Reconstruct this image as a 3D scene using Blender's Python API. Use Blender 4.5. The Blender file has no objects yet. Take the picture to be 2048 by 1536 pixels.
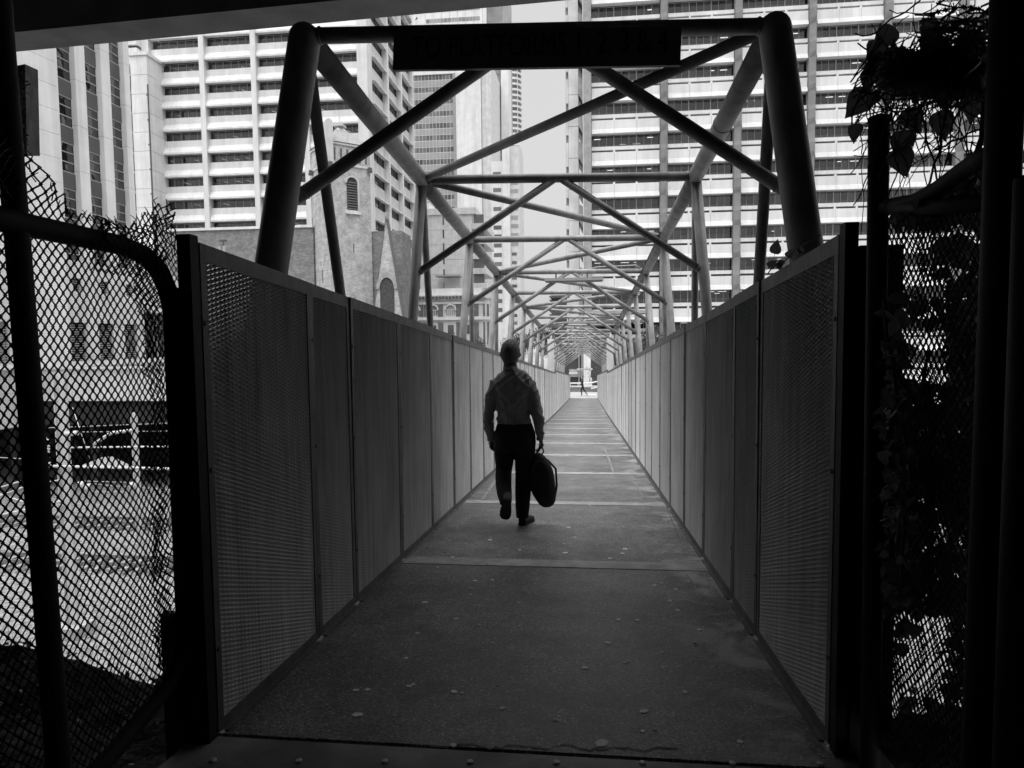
import bpy, bmesh, math, random
from mathutils import Vector, Matrix, Euler, noise
random.seed(7)
R_ = math.radians
scene = bpy.context.scene
COL = scene.collection

# ------------------------------------------------------------------ camera
FPX, PCX, PCY = 1350.0, 1024.0, 768.0
PITCH = math.atan(85 / FPX); ROLL = 0.0105; YAW = R_(6.336)
CAMZ = 1.285
SLOPE = 0.06374                       # fall of the first part of the ramp
fwd = Vector((0, math.cos(PITCH), -math.sin(PITCH))); rgt = Vector((1, 0, 0)); up = rgt.cross(fwd)
r2 = rgt * math.cos(ROLL) - up * math.sin(ROLL); u2 = up * math.cos(ROLL) + rgt * math.sin(ROLL)
ZR = Matrix.Rotation(YAW, 3, 'Z')
CR, CU, CF = ZR @ r2, ZR @ u2, ZR @ fwd
CPOS = Vector((0, 0, CAMZ))
cam_d = bpy.data.cameras.new('camera'); cam = bpy.data.objects.new('camera', cam_d); COL.objects.link(cam)
m4 = Matrix((CR, CU, -CF)).transposed().to_4x4(); m4.translation = CPOS
cam.matrix_world = m4
cam_d.sensor_width = 36; cam_d.lens = 36 * FPX / 2048; cam_d.clip_start = 0.05; cam_d.clip_end = 3000
scene.camera = cam

# ------------------------------------------------------------------ world, sun, exposure
SUN_EL, SUN_AZ = R_(80), R_(190)       # veiled high sun behind the photographer
world = bpy.data.worlds.new('World'); scene.world = world; world.use_nodes = True
nt = world.node_tree; nt.nodes.clear()
out = nt.nodes.new('ShaderNodeOutputWorld'); bg = nt.nodes.new('ShaderNodeBackground')
sky = nt.nodes.new('ShaderNodeTexSky'); sky.sky_type = 'NISHITA'; sky.sun_disc = False
sky.sun_elevation = SUN_EL; sky.sun_rotation = SUN_AZ; sky.dust_density = 6.0; sky.air_density = 1.5
bw = nt.nodes.new('ShaderNodeRGBToBW')
mx = nt.nodes.new('ShaderNodeMath'); mx.operation = 'MULTIPLY_ADD'; mx.inputs[1].default_value = 0.10; mx.inputs[2].default_value = 1.16
nt.links.new(sky.outputs[0], bw.inputs[0]); nt.links.new(bw.outputs[0], mx.inputs[0])
nt.links.new(mx.outputs[0], bg.inputs[0]); bg.inputs[1].default_value = 0.12
nt.links.new(bg.outputs[0], out.inputs[0])
sd = bpy.data.lights.new('sun', 'SUN'); sun = bpy.data.objects.new('sun', sd); COL.objects.link(sun)
sd.energy = 1.5; sd.angle = R_(80); sd.color = (1, 1, 1)
sdir = Vector((math.sin(SUN_AZ) * math.cos(SUN_EL), math.cos(SUN_AZ) * math.cos(SUN_EL), math.sin(SUN_EL)))
sun.rotation_euler = sdir.to_track_quat('Z', 'Y').to_euler()
scene.view_settings.view_transform = 'Standard'; scene.view_settings.look = 'None'
scene.view_settings.exposure = 2.05; scene.view_settings.gamma = 1.0
scene.render.engine = 'CYCLES'
scene.cycles.max_bounces = 6; scene.cycles.diffuse_bounces = 3; scene.cycles.transparent_max_bounces = 12

# ------------------------------------------------------------------ pixel to world (photo 2048x1536)
def ray(x, y): return CF + CR * ((x - PCX) / FPX) - CU * ((y - PCY) / FPX)
def at(x, y, Y):
    v = ray(x, y); return CPOS + v * (Y / v.y)
def atX(x, y, X):
    v = ray(x, y); return CPOS + v * (X / v.x)
def atZ(x, y, Z):
    v = ray(x, y); return CPOS + v * ((Z - CAMZ) / v.z)
KNEE = 29.0
def dz(y):                              # deck level
    return -SLOPE * y if y < KNEE else -SLOPE * KNEE - 0.0585 * (y - KNEE)
DECK_END = 55.0
STREET_Z = dz(DECK_END) - 0.02
CUT_Z = -9.5
def onDeck(x, y):
    v = ray(x, y); t = -CAMZ / (v.z + SLOPE * v.y); return CPOS + v * t

# ------------------------------------------------------------------ materials (monochrome)
MATS = {}
def g(v): return (v, v, v, 1)
def mat(name, v, rough=0.8, var=0.0, scale=4.0, bump=0.0, bscale=None, spec=0.3, metal=0.0, v2=None, detail=6, dist=0.02, obj_var=0.0, streak=0.0):
    if name in MATS: return MATS[name]
    m = bpy.data.materials.new(name); m.use_nodes = True; n = m.node_tree; b = n.nodes['Principled BSDF']
    b.inputs['Base Color'].default_value = g(v); b.inputs['Roughness'].default_value = rough
    b.inputs['Specular IOR Level'].default_value = spec; b.inputs['Metallic'].default_value = metal
    tc = n.nodes.new('ShaderNodeTexCoord'); geo = n.nodes.new('ShaderNodeNewGeometry')
    if var or v2 is not None:
        t = n.nodes.new('ShaderNodeTexNoise'); t.inputs['Scale'].default_value = scale; t.inputs['Detail'].default_value = detail
        n.links.new(geo.outputs['Position'], t.inputs['Vector'])
        cr = n.nodes.new('ShaderNodeValToRGB')
        lo = v * (1 - var) if v2 is None else v; hi = v * (1 + var) if v2 is None else v2
        cr.color_ramp.elements[0].position = 0.32; cr.color_ramp.elements[0].color = g(lo)
        cr.color_ramp.elements[1].position = 0.68; cr.color_ramp.elements[1].color = g(min(1, hi))
        n.links.new(t.outputs['Fac'], cr.inputs['Fac'])
        src = cr.outputs['Color']
        if streak:
            mp = n.nodes.new('ShaderNodeMapping'); mp.inputs['Scale'].default_value = (streak, streak, streak * .06); n.links.new(geo.outputs['Position'], mp.inputs[0])
            ts = n.nodes.new('ShaderNodeTexNoise'); ts.inputs['Scale'].default_value = 1.0; ts.inputs['Detail'].default_value = 6; ts.inputs['Roughness'].default_value = .7; n.links.new(mp.outputs[0], ts.inputs['Vector'])
            rs = n.nodes.new('ShaderNodeMapRange'); rs.inputs[1].default_value = .42; rs.inputs[2].default_value = .72; rs.inputs[3].default_value = 1.0; rs.inputs[4].default_value = .58 if streak > 2 else .80; n.links.new(ts.outputs['Fac'], rs.inputs[0])
            vm = n.nodes.new('ShaderNodeVectorMath'); vm.operation = 'SCALE'; n.links.new(src, vm.inputs[0]); n.links.new(rs.outputs[0], vm.inputs['Scale']); src = vm.outputs[0]
        if obj_var:
            oi = n.nodes.new('ShaderNodeObjectInfo'); ma = n.nodes.new('ShaderNodeMath'); ma.operation = 'MULTIPLY_ADD'
            ma.inputs[1].default_value = 2 * obj_var; ma.inputs[2].default_value = 1 - obj_var
            n.links.new(oi.outputs['Random'], ma.inputs[0])
            mm = n.nodes.new('ShaderNodeVectorMath'); mm.operation = 'SCALE'
            n.links.new(src, mm.inputs[0]); n.links.new(ma.outputs[0], mm.inputs['Scale']); src = mm.outputs[0]
        n.links.new(src, b.inputs['Base Color'])
    if bump:
        t2 = n.nodes.new('ShaderNodeTexNoise'); t2.inputs['Scale'].default_value = bscale or scale * 4; t2.inputs['Detail'].default_value = 5
        n.links.new(geo.outputs['Position'], t2.inputs['Vector'])
        bp = n.nodes.new('ShaderNodeBump'); bp.inputs['Strength'].default_value = bump; bp.inputs['Distance'].default_value = dist
        n.links.new(t2.outputs['Fac'], bp.inputs['Height']); n.links.new(bp.outputs[0], b.inputs['Normal'])
    MATS[name] = m; return m

def glass_mat(name, tint, refl=0.12, rough=0.04, wav=0.0):
    m = bpy.data.materials.new(name); m.use_nodes = True; n = m.node_tree; n.nodes.clear()
    o = n.nodes.new('ShaderNodeOutputMaterial'); tr = n.nodes.new('ShaderNodeBsdfTransparent'); tr.inputs[0].default_value = g(tint)
    gl = n.nodes.new('ShaderNodeBsdfGlossy'); gl.inputs['Roughness'].default_value = rough; gl.inputs[0].default_value = g(0.9)
    fr = n.nodes.new('ShaderNodeFresnel'); fr.inputs[0].default_value = 1.55
    ad = n.nodes.new('ShaderNodeMath'); ad.operation = 'ADD'; ad.inputs[1].default_value = refl
    mi = n.nodes.new('ShaderNodeMixShader')
    n.links.new(fr.outputs[0], ad.inputs[0]); n.links.new(ad.outputs[0], mi.inputs[0])
    n.links.new(tr.outputs[0], mi.inputs[1]); n.links.new(gl.outputs[0], mi.inputs[2]); n.links.new(mi.outputs[0], o.inputs[0])
    if wav:
        geo = n.nodes.new('ShaderNodeNewGeometry'); t = n.nodes.new('ShaderNodeTexNoise'); t.inputs['Scale'].default_value = 0.5; t.inputs['Detail'].default_value = 2
        n.links.new(geo.outputs['Position'], t.inputs['Vector']); bp = n.nodes.new('ShaderNodeBump'); bp.inputs['Strength'].default_value = wav; bp.inputs['Distance'].default_value = 0.3
        n.links.new(t.outputs['Fac'], bp.inputs['Height']); n.links.new(bp.outputs[0], gl.inputs['Normal'])
    MATS[name] = m; return m

def brick_mat(name, c1, c2, mortar, scale=1.0, rot=0.0):
    m = bpy.data.materials.new(name); m.use_nodes = True; n = m.node_tree; b = n.nodes['Principled BSDF']
    tc = n.nodes.new('ShaderNodeTexCoord')
    sx = n.nodes.new('ShaderNodeSeparateXYZ'); n.links.new(tc.outputs['Object'], sx.inputs[0])
    ad = n.nodes.new('ShaderNodeMath'); ad.operation = 'ADD'; n.links.new(sx.outputs[0], ad.inputs[0]); n.links.new(sx.outputs[1], ad.inputs[1])
    cb = n.nodes.new('ShaderNodeCombineXYZ'); n.links.new(ad.outputs[0], cb.inputs[0]); n.links.new(sx.outputs[2], cb.inputs[1])
    br = n.nodes.new('ShaderNodeTexBrick'); br.inputs['Scale'].default_value = scale; br.inputs['Color1'].default_value = g(c1); br.inputs['Color2'].default_value = g(c2)
    br.inputs['Mortar'].default_value = g(mortar); br.inputs['Mortar Size'].default_value = 0.02; br.inputs['Brick Width'].default_value = 0.6; br.inputs['Row Height'].default_value = 0.22
    n.links.new(cb.outputs[0], br.inputs['Vector'])
    no = n.nodes.new('ShaderNodeTexNoise'); no.inputs['Scale'].default_value = 1.2; no.inputs['Detail'].default_value = 8; n.links.new(tc.outputs['Object'], no.inputs['Vector'])
    mixn = n.nodes.new('ShaderNodeMath'); mixn.operation = 'MULTIPLY_ADD'; mixn.inputs[1].default_value = 1.1; mixn.inputs[2].default_value = 0.45; n.links.new(no.outputs['Fac'], mixn.inputs[0])
    sc = n.nodes.new('ShaderNodeVectorMath'); sc.operation = 'SCALE'; n.links.new(br.outputs['Color'], sc.inputs[0]); n.links.new(mixn.outputs[0], sc.inputs['Scale'])
    n.links.new(sc.outputs[0], b.inputs['Base Color']); b.inputs['Roughness'].default_value = 0.9
    bp = n.nodes.new('ShaderNodeBump'); bp.inputs['Strength'].default_value = 0.4; bp.inputs['Distance'].default_value = 0.03
    n.links.new(br.outputs['Fac'], bp.inputs['Height']); bp.invert = True; n.links.new(bp.outputs[0], b.inputs['Normal'])
    MATS[name] = m; return m

def emit_mat(name, v):
    m = bpy.data.materials.new(name); m.use_nodes = True; b = m.node_tree.nodes['Principled BSDF']
    b.inputs['Base Color'].default_value = g(0.8); b.inputs['Emission Color'].default_value = g(1); b.inputs['Emission Strength'].default_value = v
    MATS[name] = m; return m

steel = mat('galvanised_paint', 0.25, 0.5, 0.22, 5, 0.3, 90, 0.4, dist=0.002, streak=9)
steel_f = mat('fence_metal', 0.14, 0.55, 0.25, 9, 0.0, streak=22)
meshm = mat('expanded_metal', 0.70, 0.6, 0.08, 3, 0.0, spec=0.25, streak=20, obj_var=.16)
black_steel = mat('dark_pipe', 0.014, 0.7, 0.3, 12, 0.3, 60, dist=0.003)
wire_m = mat('rusty_wire', 0.02, 0.7, 0.3, 20)
conc_w = mat('precast_white', 0.66, 0.85, 0.06, 0.6, 0.1, 12, streak=1.1)
conc_l = mat('concrete_light', 0.56, 0.85, 0.10, 0.8, 0.15, 10, streak=1.4)
conc_m = mat('concrete_mid', 0.30, 0.9, 0.15, 1.5, 0.2, 15)
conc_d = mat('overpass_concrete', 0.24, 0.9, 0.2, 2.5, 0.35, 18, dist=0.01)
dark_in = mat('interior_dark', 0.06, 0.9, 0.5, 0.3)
mull = mat('mullion', 0.34, 0.5)
mull_d = mat('mullion_dark', 0.10, 0.5)
blind = mat('blind', 0.33, 0.8, 0.25, 0.3)
glassD = glass_mat('glass_dark', 0.55, 0.03, 0.03)
glassR = glass_mat('glass_reflective', 0.30, 0.10, 0.05, wav=0.35)
panel_grey = mat('spandrel_grey', 0.075, 0.35, 0.12, 0.4, spec=0.5)
lamp_e = emit_mat('tube_light', 0.6)
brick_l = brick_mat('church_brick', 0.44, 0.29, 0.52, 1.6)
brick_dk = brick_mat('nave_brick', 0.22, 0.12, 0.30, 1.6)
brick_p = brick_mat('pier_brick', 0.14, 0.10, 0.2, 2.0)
slate = mat('slate_roof', 0.24, 0.8, 0.2, 2.5, 0.4, 8)
soil = mat('bank_soil', 0.035, 0.95, 0.5, 9, 0.6, 40, dist=0.03)
leaf_d = mat('leaf_dark', 0.06, 0.5, 0.35, 9)
n_ = leaf_d.node_tree; tl = n_.nodes.new('ShaderNodeBsdfTranslucent'); tl.inputs[0].default_value = g(.16); ms_ = n_.nodes.new('ShaderNodeMixShader'); ms_.inputs[0].default_value = .35
n_.links.new(n_.nodes['Principled BSDF'].outputs[0], ms_.inputs[1]); n_.links.new(tl.outputs[0], ms_.inputs[2]); n_.links.new(ms_.outputs[0], n_.nodes['Material Output'].inputs[0])
leaf_t = mat('tree_leaf', 0.08, 0.7, 0.5, 3)
bark = mat('bark', 0.07, 0.9, 0.3, 12, 0.5, 30)
ballast = mat('ballast', 0.09, 0.95, scale=5.5, bump=1.0, bscale=7, v2=0.29, dist=0.15)
rail_m = mat('rail_steel', 0.14, 0.4, 0.3, 6)
sleeper_m = mat('sleeper', 0.22, 0.9, 0.2, 5)

# ------------------------------------------------------------------ mesh helpers
class MB:
    def __init__(s): s.v = []; s.f = []
    def quad(s, a, b, c, d):
        n = len(s.v); s.v += [Vector(a), Vector(b), Vector(c), Vector(d)]; s.f.append((n, n + 1, n + 2, n + 3)); return s
    def poly(s, pts):
        n = len(s.v); s.v += [Vector(p) for p in pts]; s.f.append(tuple(range(n, n + len(pts)))); return s
    def box(s, x0, x1, y0, y1, z0, z1):
        n = len(s.v)
        s.v += [Vector((x, y, z)) for z in (z0, z1) for y in (y0, y1) for x in (x0, x1)]
        for q in ((0, 2, 3, 1), (4, 5, 7, 6), (0, 1, 5, 4), (1, 3, 7, 5), (3, 2, 6, 7), (2, 0, 4, 6)): s.f.append(tuple(n + i for i in q))
        return s
    def hexa(s, p):                     # eight corners ordered like box
        n = len(s.v); s.v += [Vector(a) for a in p]
        for q in ((0, 2, 3, 1), (4, 5, 7, 6), (0, 1, 5, 4), (1, 3, 7, 5), (3, 2, 6, 7), (2, 0, 4, 6)): s.f.append(tuple(n + i for i in q))
        return s
    def extr(s, prof, axis, a, b):      # closed profile [(u,w)], extruded along 'x' or 'y'
        n = len(s.v); k = len(prof)
        for t in (a, b):
            for (u, w) in prof: s.v.append(Vector((t, u, w)) if axis == 'x' else Vector((u, t, w)) if axis == 'y' else Vector((u, w, t)))
        s.f.append(tuple(range(n + k - 1, n - 1, -1))); s.f.append(tuple(range(n + k, n + 2 * k)))
        for i in range(k): j = (i + 1) % k; s.f.append((n + i, n + j, n + k + j, n + k + i))
        return s
    def tube(s, pts, r, k=12, cap=True, r_end=None):
        pts = [Vector(p) for p in pts]; n = len(s.v); m = len(pts); ref = None
        for i, p in enumerate(pts):
            t = (pts[min(i + 1, m - 1)] - pts[max(i - 1, 0)]).normalized()
            if ref is None: ref = Vector((0, 0, 1)) if abs(t.z) < 0.9 else Vector((1, 0, 0))
            u = t.cross(ref).normalized(); w = u.cross(t).normalized(); ref = w
            rr = r[i] if isinstance(r, (list, tuple)) else (r if r_end is None else r + (r_end - r) * i / (m - 1))
            for q in range(k):
                a = 2 * math.pi * q / k; s.v.append(p + (u * math.cos(a) + w * math.sin(a)) * rr)
        for i in range(m - 1):
            for q in range(k):
                a = n + i * k + q; b = n + i * k + (q + 1) % k; s.f.append((a, b, b + k, a + k))
        if cap: s.f.append(tuple(n + q for q in range(k))[::-1]); s.f.append(tuple(n + (m - 1) * k + q for q in range(k)))
        return s
    def mesh(s, name, off=Vector((0, 0, 0)), smooth=False):
        me = bpy.data.meshes.new(name); me.from_pydata([tuple(v - off) for v in s.v], [], s.f)
        if smooth:
            me.polygons.foreach_set('use_smooth', [len(f) == 4 for f in s.f])
        me.update(); return me

def tag(o, label=None, cat=None, group=None, kind=None):
    if label: o['label'] = label
    if cat: o['category'] = cat
    if group: o['group'] = group
    if kind: o['kind'] = kind
    return o
WLOC = {}
def wloc(o): return WLOC.get(o.name, Vector((0, 0, 0)))
def thing(name, label, cat, loc, group=None, kind=None):
    o = bpy.data.objects.new(name, None); o.empty_display_size = 0.2; COL.objects.link(o); o.location = loc; WLOC[o.name] = Vector(loc)
    return tag(o, label, cat, group, kind)
def build(name, mb, m, parent=None, loc=None, smooth=False, kind=None, label=None):
    """link a mesh whose vertices are world coordinates; origin at loc (or the parent's)"""
    L = Vector(loc) if loc is not None else (wloc(parent) if parent else Vector((0, 0, 0)))
    o = bpy.data.objects.new(name, mb.mesh(name, L, smooth)); o.data.materials.append(m); COL.objects.link(o)
    if parent: o.parent = parent; o.location = L - wloc(parent)
    else: o.location = L
    WLOC[o.name] = L
    return tag(o, label, kind=kind)
def inst(src, name, parent, wl):
    """another object on the same mesh at world location wl"""
    o = src.copy(); o.name = name; COL.objects.link(o); o.parent = parent
    o.location = Vector(wl) - (wloc(parent) if parent else Vector((0, 0, 0))); WLOC[o.name] = Vector(wl); return o

# ================================================================== SETTING: ground, cutting, street
def grid_sheet(x0, x1, y0, y1, nx, ny, fz):
    mb = MB()
    for j in range(ny + 1):
        for i in range(nx + 1):
            x = x0 + (x1 - x0) * i / nx; y = y0 + (y1 - y0) * j / ny; mb.v.append(Vector((x, y, fz(x, y))))
    for j in range(ny):
        for i in range(nx):
            a = j * (nx + 1) + i; mb.f.append((a, a + 1, a + nx + 2, a + nx + 1))
    return mb
build('ground', MB().quad((-1500, -200, CUT_Z - 0.35), (1500, -200, CUT_Z - 0.35), (1500, 2500, CUT_Z - 0.35), (-1500, 2500, CUT_Z - 0.35)), conc_m, kind='structure')
build('track_bed', grid_sheet(-90, 60, 3, 47, 150, 60, lambda x, y: CUT_Z + 0.18 * noise.noise(Vector((x * .35, y * .35, 0))) + 0.05 * noise.noise(Vector((x * 1.7, y * 1.7, 3)))), ballast, kind='structure')
# street plateau beyond the cutting
mb = MB(); mb.box(-140, 3.2, 62, 400, CUT_Z - 0.3, STREET_Z); mb.box(-140, -3.2, 46.6, 61.99, STREET_Z - 1.1, STREET_Z); mb.box(-3.19, 160, 46.6, 61.99, CUT_Z - .3, STREET_Z - .001); mb.box(3.21, 160, 62, 400, CUT_Z - .3, STREET_Z)
build('street', mb, conc_m, kind='structure')
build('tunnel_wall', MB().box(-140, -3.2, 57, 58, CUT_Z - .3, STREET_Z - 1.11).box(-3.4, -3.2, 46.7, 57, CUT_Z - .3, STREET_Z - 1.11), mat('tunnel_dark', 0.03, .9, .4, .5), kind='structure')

# tracks across the cutting
def track(Yc, label):
    t = thing('railway_track', label, 'railway track', (-20, Yc, CUT_Z + .12), 'railway tracks in the cutting')
    for s in (-.535, .535):
        build('rail', MB().box(-90, 60, Yc + s - .035, Yc + s + .035, CUT_Z + .26, CUT_Z + .42), rail_m, t)
    sl = MB(); x = -60
    while x < 40: sl.box(x, x + .22, Yc - 1.05, Yc + 1.05, CUT_Z + .12, CUT_Z + .255); x += .68
    build('sleepers', sl, sleeper_m, t, kind='stuff')
track(37.0, 'railway track lying farthest across the pale cutting below the bridge')
track(30.0, 'middle railway track crossing the pale cutting below the bridge')

# near embankment (both sides of the ramp head)
def bank(name, xa, xb, zfun):
    mb = grid_sheet(xa, xb, -2.5, 9, 90, 110, zfun); return build(name, mb, soil, kind='structure')
def zb_l(x, y):
    d = -1.5 - x
    edge = 3.1 + 0.22 * noise.noise(Vector((x * 1.2, 0, 1))) - 0.36 * max(0, d - 0.2) * 0 + 0.0
    z = -0.42 + 0.10 * noise.noise(Vector((x * 2, y * 2, 0))) + 0.04 * noise.noise(Vector((x * 7, y * 7, 0))) + 0.16 * max(0, d - .3)
    if y > edge: z -= (y - edge) * 2.2
    return z
bank('embankment_left', -9, -1.435, zb_l)
def zb_r(x, y):
    z = 0.0 + 0.07 * noise.noise(Vector((x * 2, y * 2, 5))) + 0.04 * noise.noise(Vector((x * 7, y * 7, 0))) + .03 * (x - 1)
    if y > 2.4: z -= (y - 2.4) * 2.4
    return z
bank('embankment_right', .935, 9, zb_r)
# unseen walls added behind and beside the photographer to darken the ramp head
build('shade_walls', MB().box(-14, 14, -5.0, -4.2, -4, 5.6).box(-9.4, -9.01, -4.19, 6, -4, 5.6).box(9.01, 9.4, -4.19, 6, -4, 5.6), mat('shade_walls_dark', .06, .9, .2, 1), kind='structure')

# ================================================================== deck
asph = bpy.data.materials.new('asphalt'); asph.use_nodes = True
n = asph.node_tree; b = n.nodes['Principled BSDF']; geo = n.nodes.new('ShaderNodeNewGeometry')
def N(t, **k):
    q = n.nodes.new(t)
    for a, v in k.items(): q.inputs[a.replace('_', ' ')].default_value = v
    return q
def ramp(src, p0, c0, p1, c1):
    r = n.nodes.new('ShaderNodeValToRGB'); e = r.color_ramp.elements; e[0].position = p0; e[0].color = g(c0); e[1].position = p1; e[1].color = g(c1); n.links.new(src, r.inputs['Fac']); return r.outputs['Color']
def mixc(a, b_, fac, mode='MIX'):
    q = n.nodes.new('ShaderNodeMix'); q.data_type = 'RGBA'; q.blend_type = mode
    if isinstance(fac, float): q.inputs[0].default_value = fac
    else: n.links.new(fac, q.inputs[0])
    for k, s in ((6, a), (7, b_)):
        if isinstance(s, float): q.inputs[k].default_value = g(s)
        else: n.links.new(s, q.inputs[k])
    return q.outputs[2]
t1 = N('ShaderNodeTexNoise', Scale=1.1, Detail=9.0, Roughness=.7); t2 = N('ShaderNodeTexNoise', Scale=75.0, Detail=5.0, Roughness=.75); t3 = N('ShaderNodeTexVoronoi', Scale=70.0); t4 = N('ShaderNodeTexNoise', Scale=5.0, Detail=8.0, Roughness=.75)
for t in (t1, t2, t3, t4): n.links.new(geo.outputs['Position'], t.inputs['Vector'])
base = ramp(t1.outputs['Fac'], .3, .10, .7, .25)
grain = ramp(t2.outputs['Fac'], .38, .25, .64, 1.75)
c = mixc(base, grain, 1.0, 'MULTIPLY')
spk = ramp(t3.outputs['Distance'], .16, 1.0, .26, 0.0)
sel = ramp(t3.outputs['Color'], .56, 0.0, .62, 1.0)
c = mixc(c, .85, mixc(spk, sel, 1.0, 'MULTIPLY'))
stain = ramp(t4.outputs['Fac'], .44, 1.0, .66, .3)
c = mixc(c, stain, .7, 'MULTIPLY')
# pale scuffed strip of dust along the kerb line on the right
sx = n.nodes.new('ShaderNodeSeparateXYZ'); n.links.new(geo.outputs['Position'], sx.inputs[0])
mr = n.nodes.new('ShaderNodeMapRange'); mr.inputs[1].default_value = .35; mr.inputs[2].default_value = .85; n.links.new(sx.outputs[0], mr.inputs[0])
t5 = N('ShaderNodeTexNoise', Scale=3.2, Detail=6.0, Roughness=.65, Distortion=.6); n.links.new(geo.outputs['Position'], t5.inputs['Vector'])
dust = mixc(ramp(t5.outputs['Fac'], .48, 0.0, .60, 1.0), mr.outputs[0], 1.0, 'MULTIPLY')
c = mixc(c, .55, mixc(dust, .75, 1.0, 'MULTIPLY'))
n.links.new(c, b.inputs['Base Color']); b.inputs['Roughness'].default_value = .46; b.inputs['Specular IOR Level'].default_value = .55
bp = n.nodes.new('ShaderNodeBump'); bp.inputs['Strength'].default_value = .6; bp.inputs['Distance'].default_value = .004
n.links.new(t2.outputs['Fac'], bp.inputs['Height']); n.links.new(bp.outputs[0], b.inputs['Normal'])
MATS['asphalt'] = asph
band_m = mat('joint_concrete', .36, .85, .22, 9, .2, 60, dist=.003)
XL, XR = -1.35, .85
def deck_slab(x0, x1, y0, y1, top=0.0, th=.2):
    mb = MB(); ys = [y0] + [y for y in (KNEE,) if y0 < y < y1] + [y1]
    for a, b_ in zip(ys, ys[1:]):
        mb.hexa([(x0, a, dz(a) + top - th), (x1, a, dz(a) + top - th), (x0, b_, dz(b_) + top - th), (x1, b_, dz(b_) + top - th),
                 (x0, a, dz(a) + top), (x1, a, dz(a) + top), (x0, b_, dz(b_) + top), (x1, b_, dz(b_) + top)])
    return mb
Y0 = onDeck(1024, 1503).y
deck = build('walkway', deck_slab(XL - .08, XR + .08, Y0 + .012, DECK_END), asph, kind='structure')
# concrete landing and steel joint strip at the photographer's feet
lm = mat('landing_plate', .07, .55, scale=3.0, v2=.36, bump=.5, bscale=70, dist=.003)
ld = build('landing', deck_slab(-1.43, .93, -4, Y0 - .014, .002), lm, kind='structure')
build('joint_strip', deck_slab(-1.428, .928, Y0 - .0135, Y0 + .0115, -.03, .1), mat('gap_dark', .012, .9), ld)
for x in (427, 598, 770, 940, 1113, 1285, 1465, 1640):
    p = onDeck(x, 1527 + (x - 1024) * .006); build('screw', MB().tube([(p.x, p.y, dz(p.y) + .0025), (p.x, p.y, dz(p.y) + .008), (p.x, p.y, dz(p.y) + .0095)], [.012, .011, .006], 10), mat('screw_metal', .7, .35), ld)
Yb0 = onDeck(1080, 1127).y
k = 0; y = Yb0
while y < DECK_END - .5:
    w = .19
    bm_ = deck_slab(XL - .02, XR + .02, y - w / 2, y + w / 2, .004, .006)
    build('joint_band', bm_, band_m, deck); k += 1; y += 2.46
# repair seams: irregular pale lines poured along both edges
def seam(pts, w, name='seam'):
    mb = MB(); P = [onDeck(*p) for p in pts]; L = []
    for i, p in enumerate(P):
        t = (P[min(i + 1, len(P) - 1)] - P[max(i - 1, 0)]).normalized(); s = Vector((-t.y, t.x, 0)) * w * random.uniform(.6, 1.25)
        L.append((p + s, p - s))
    for (a, b1), (c1, d) in zip(L, L[1:]):
        q = [a, b1, d, c1]; mb.quad(*[(v.x, v.y, dz(v.y) + .003) for v in q])
    build(name, mb, mat('seam_fill', .24, .9, .55, 45), deck)
def dense(pts, k=6, jit=2):
    o = []
    for (a, b_) in zip(pts, pts[1:]):
        for i in range(k): t = i / k; o.append((a[0] + (b_[0] - a[0]) * t + random.uniform(-jit, jit), a[1] + (b_[1] - a[1]) * t))
    return o + [pts[-1]]
seam(dense([(655, 1352), (690, 1310), (735, 1260), (775, 1215), (812, 1175)], jit=1.2), .013)
seam(dense([(893, 1088), (915, 1060), (935, 1035)], jit=1), .016)
seam(dense([(965, 1000), (985, 970), (1000, 950)], jit=.6), .02)
seam(dense([(1372, 1148), (1385, 1165), (1390, 1190), (1400, 1200), (1418, 1218), (1430, 1240), (1432, 1262)], jit=1), .004)
seam(dense([(1262, 955), (1275, 975), (1288, 998)], jit=.5), .018)
seam(dense([(1210, 900), (1220, 925), (1228, 948)], jit=.5), .02)
rg_ = random.Random(77)
def blotch(top, bot, m_, name, zt=.0025):
    mb = MB(); T_ = [onDeck(*q) for q in top]; B_ = [onDeck(*q) for q in bot]
    for i in range(len(T_) - 1): mb.quad(*[(q.x, q.y, dz(q.y) + zt) for q in (B_[i], B_[i + 1], T_[i + 1], T_[i])])
    build(name, mb, m_, deck)
dampm = mat('damp', .03, .6, .5, 30)
xs_ = [860 + 11 * i for i in range(46)]; yc_ = [1492 + 4 * math.sin(i * .7) + rg_.uniform(-3, 3) + i * .18 for i in range(46)]
blotch([(x, y_ - rg_.uniform(.6, 2.2)) for x, y_ in zip(xs_, yc_)], [(x, y_ + rg_.uniform(.3, 1.6)) for x, y_ in zip(xs_, yc_)], dampm, 'crack')
xs_ = [1330 + i * .9 * 4 for i in range(12)]
blotch([(x, 1010 + i * 9 - 2) for i, x in enumerate(xs_)], [(x + rg_.uniform(1, 2.4), 1010 + i * 9 + 1) for i, x in enumerate(xs_)], dampm, 'crack')
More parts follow.
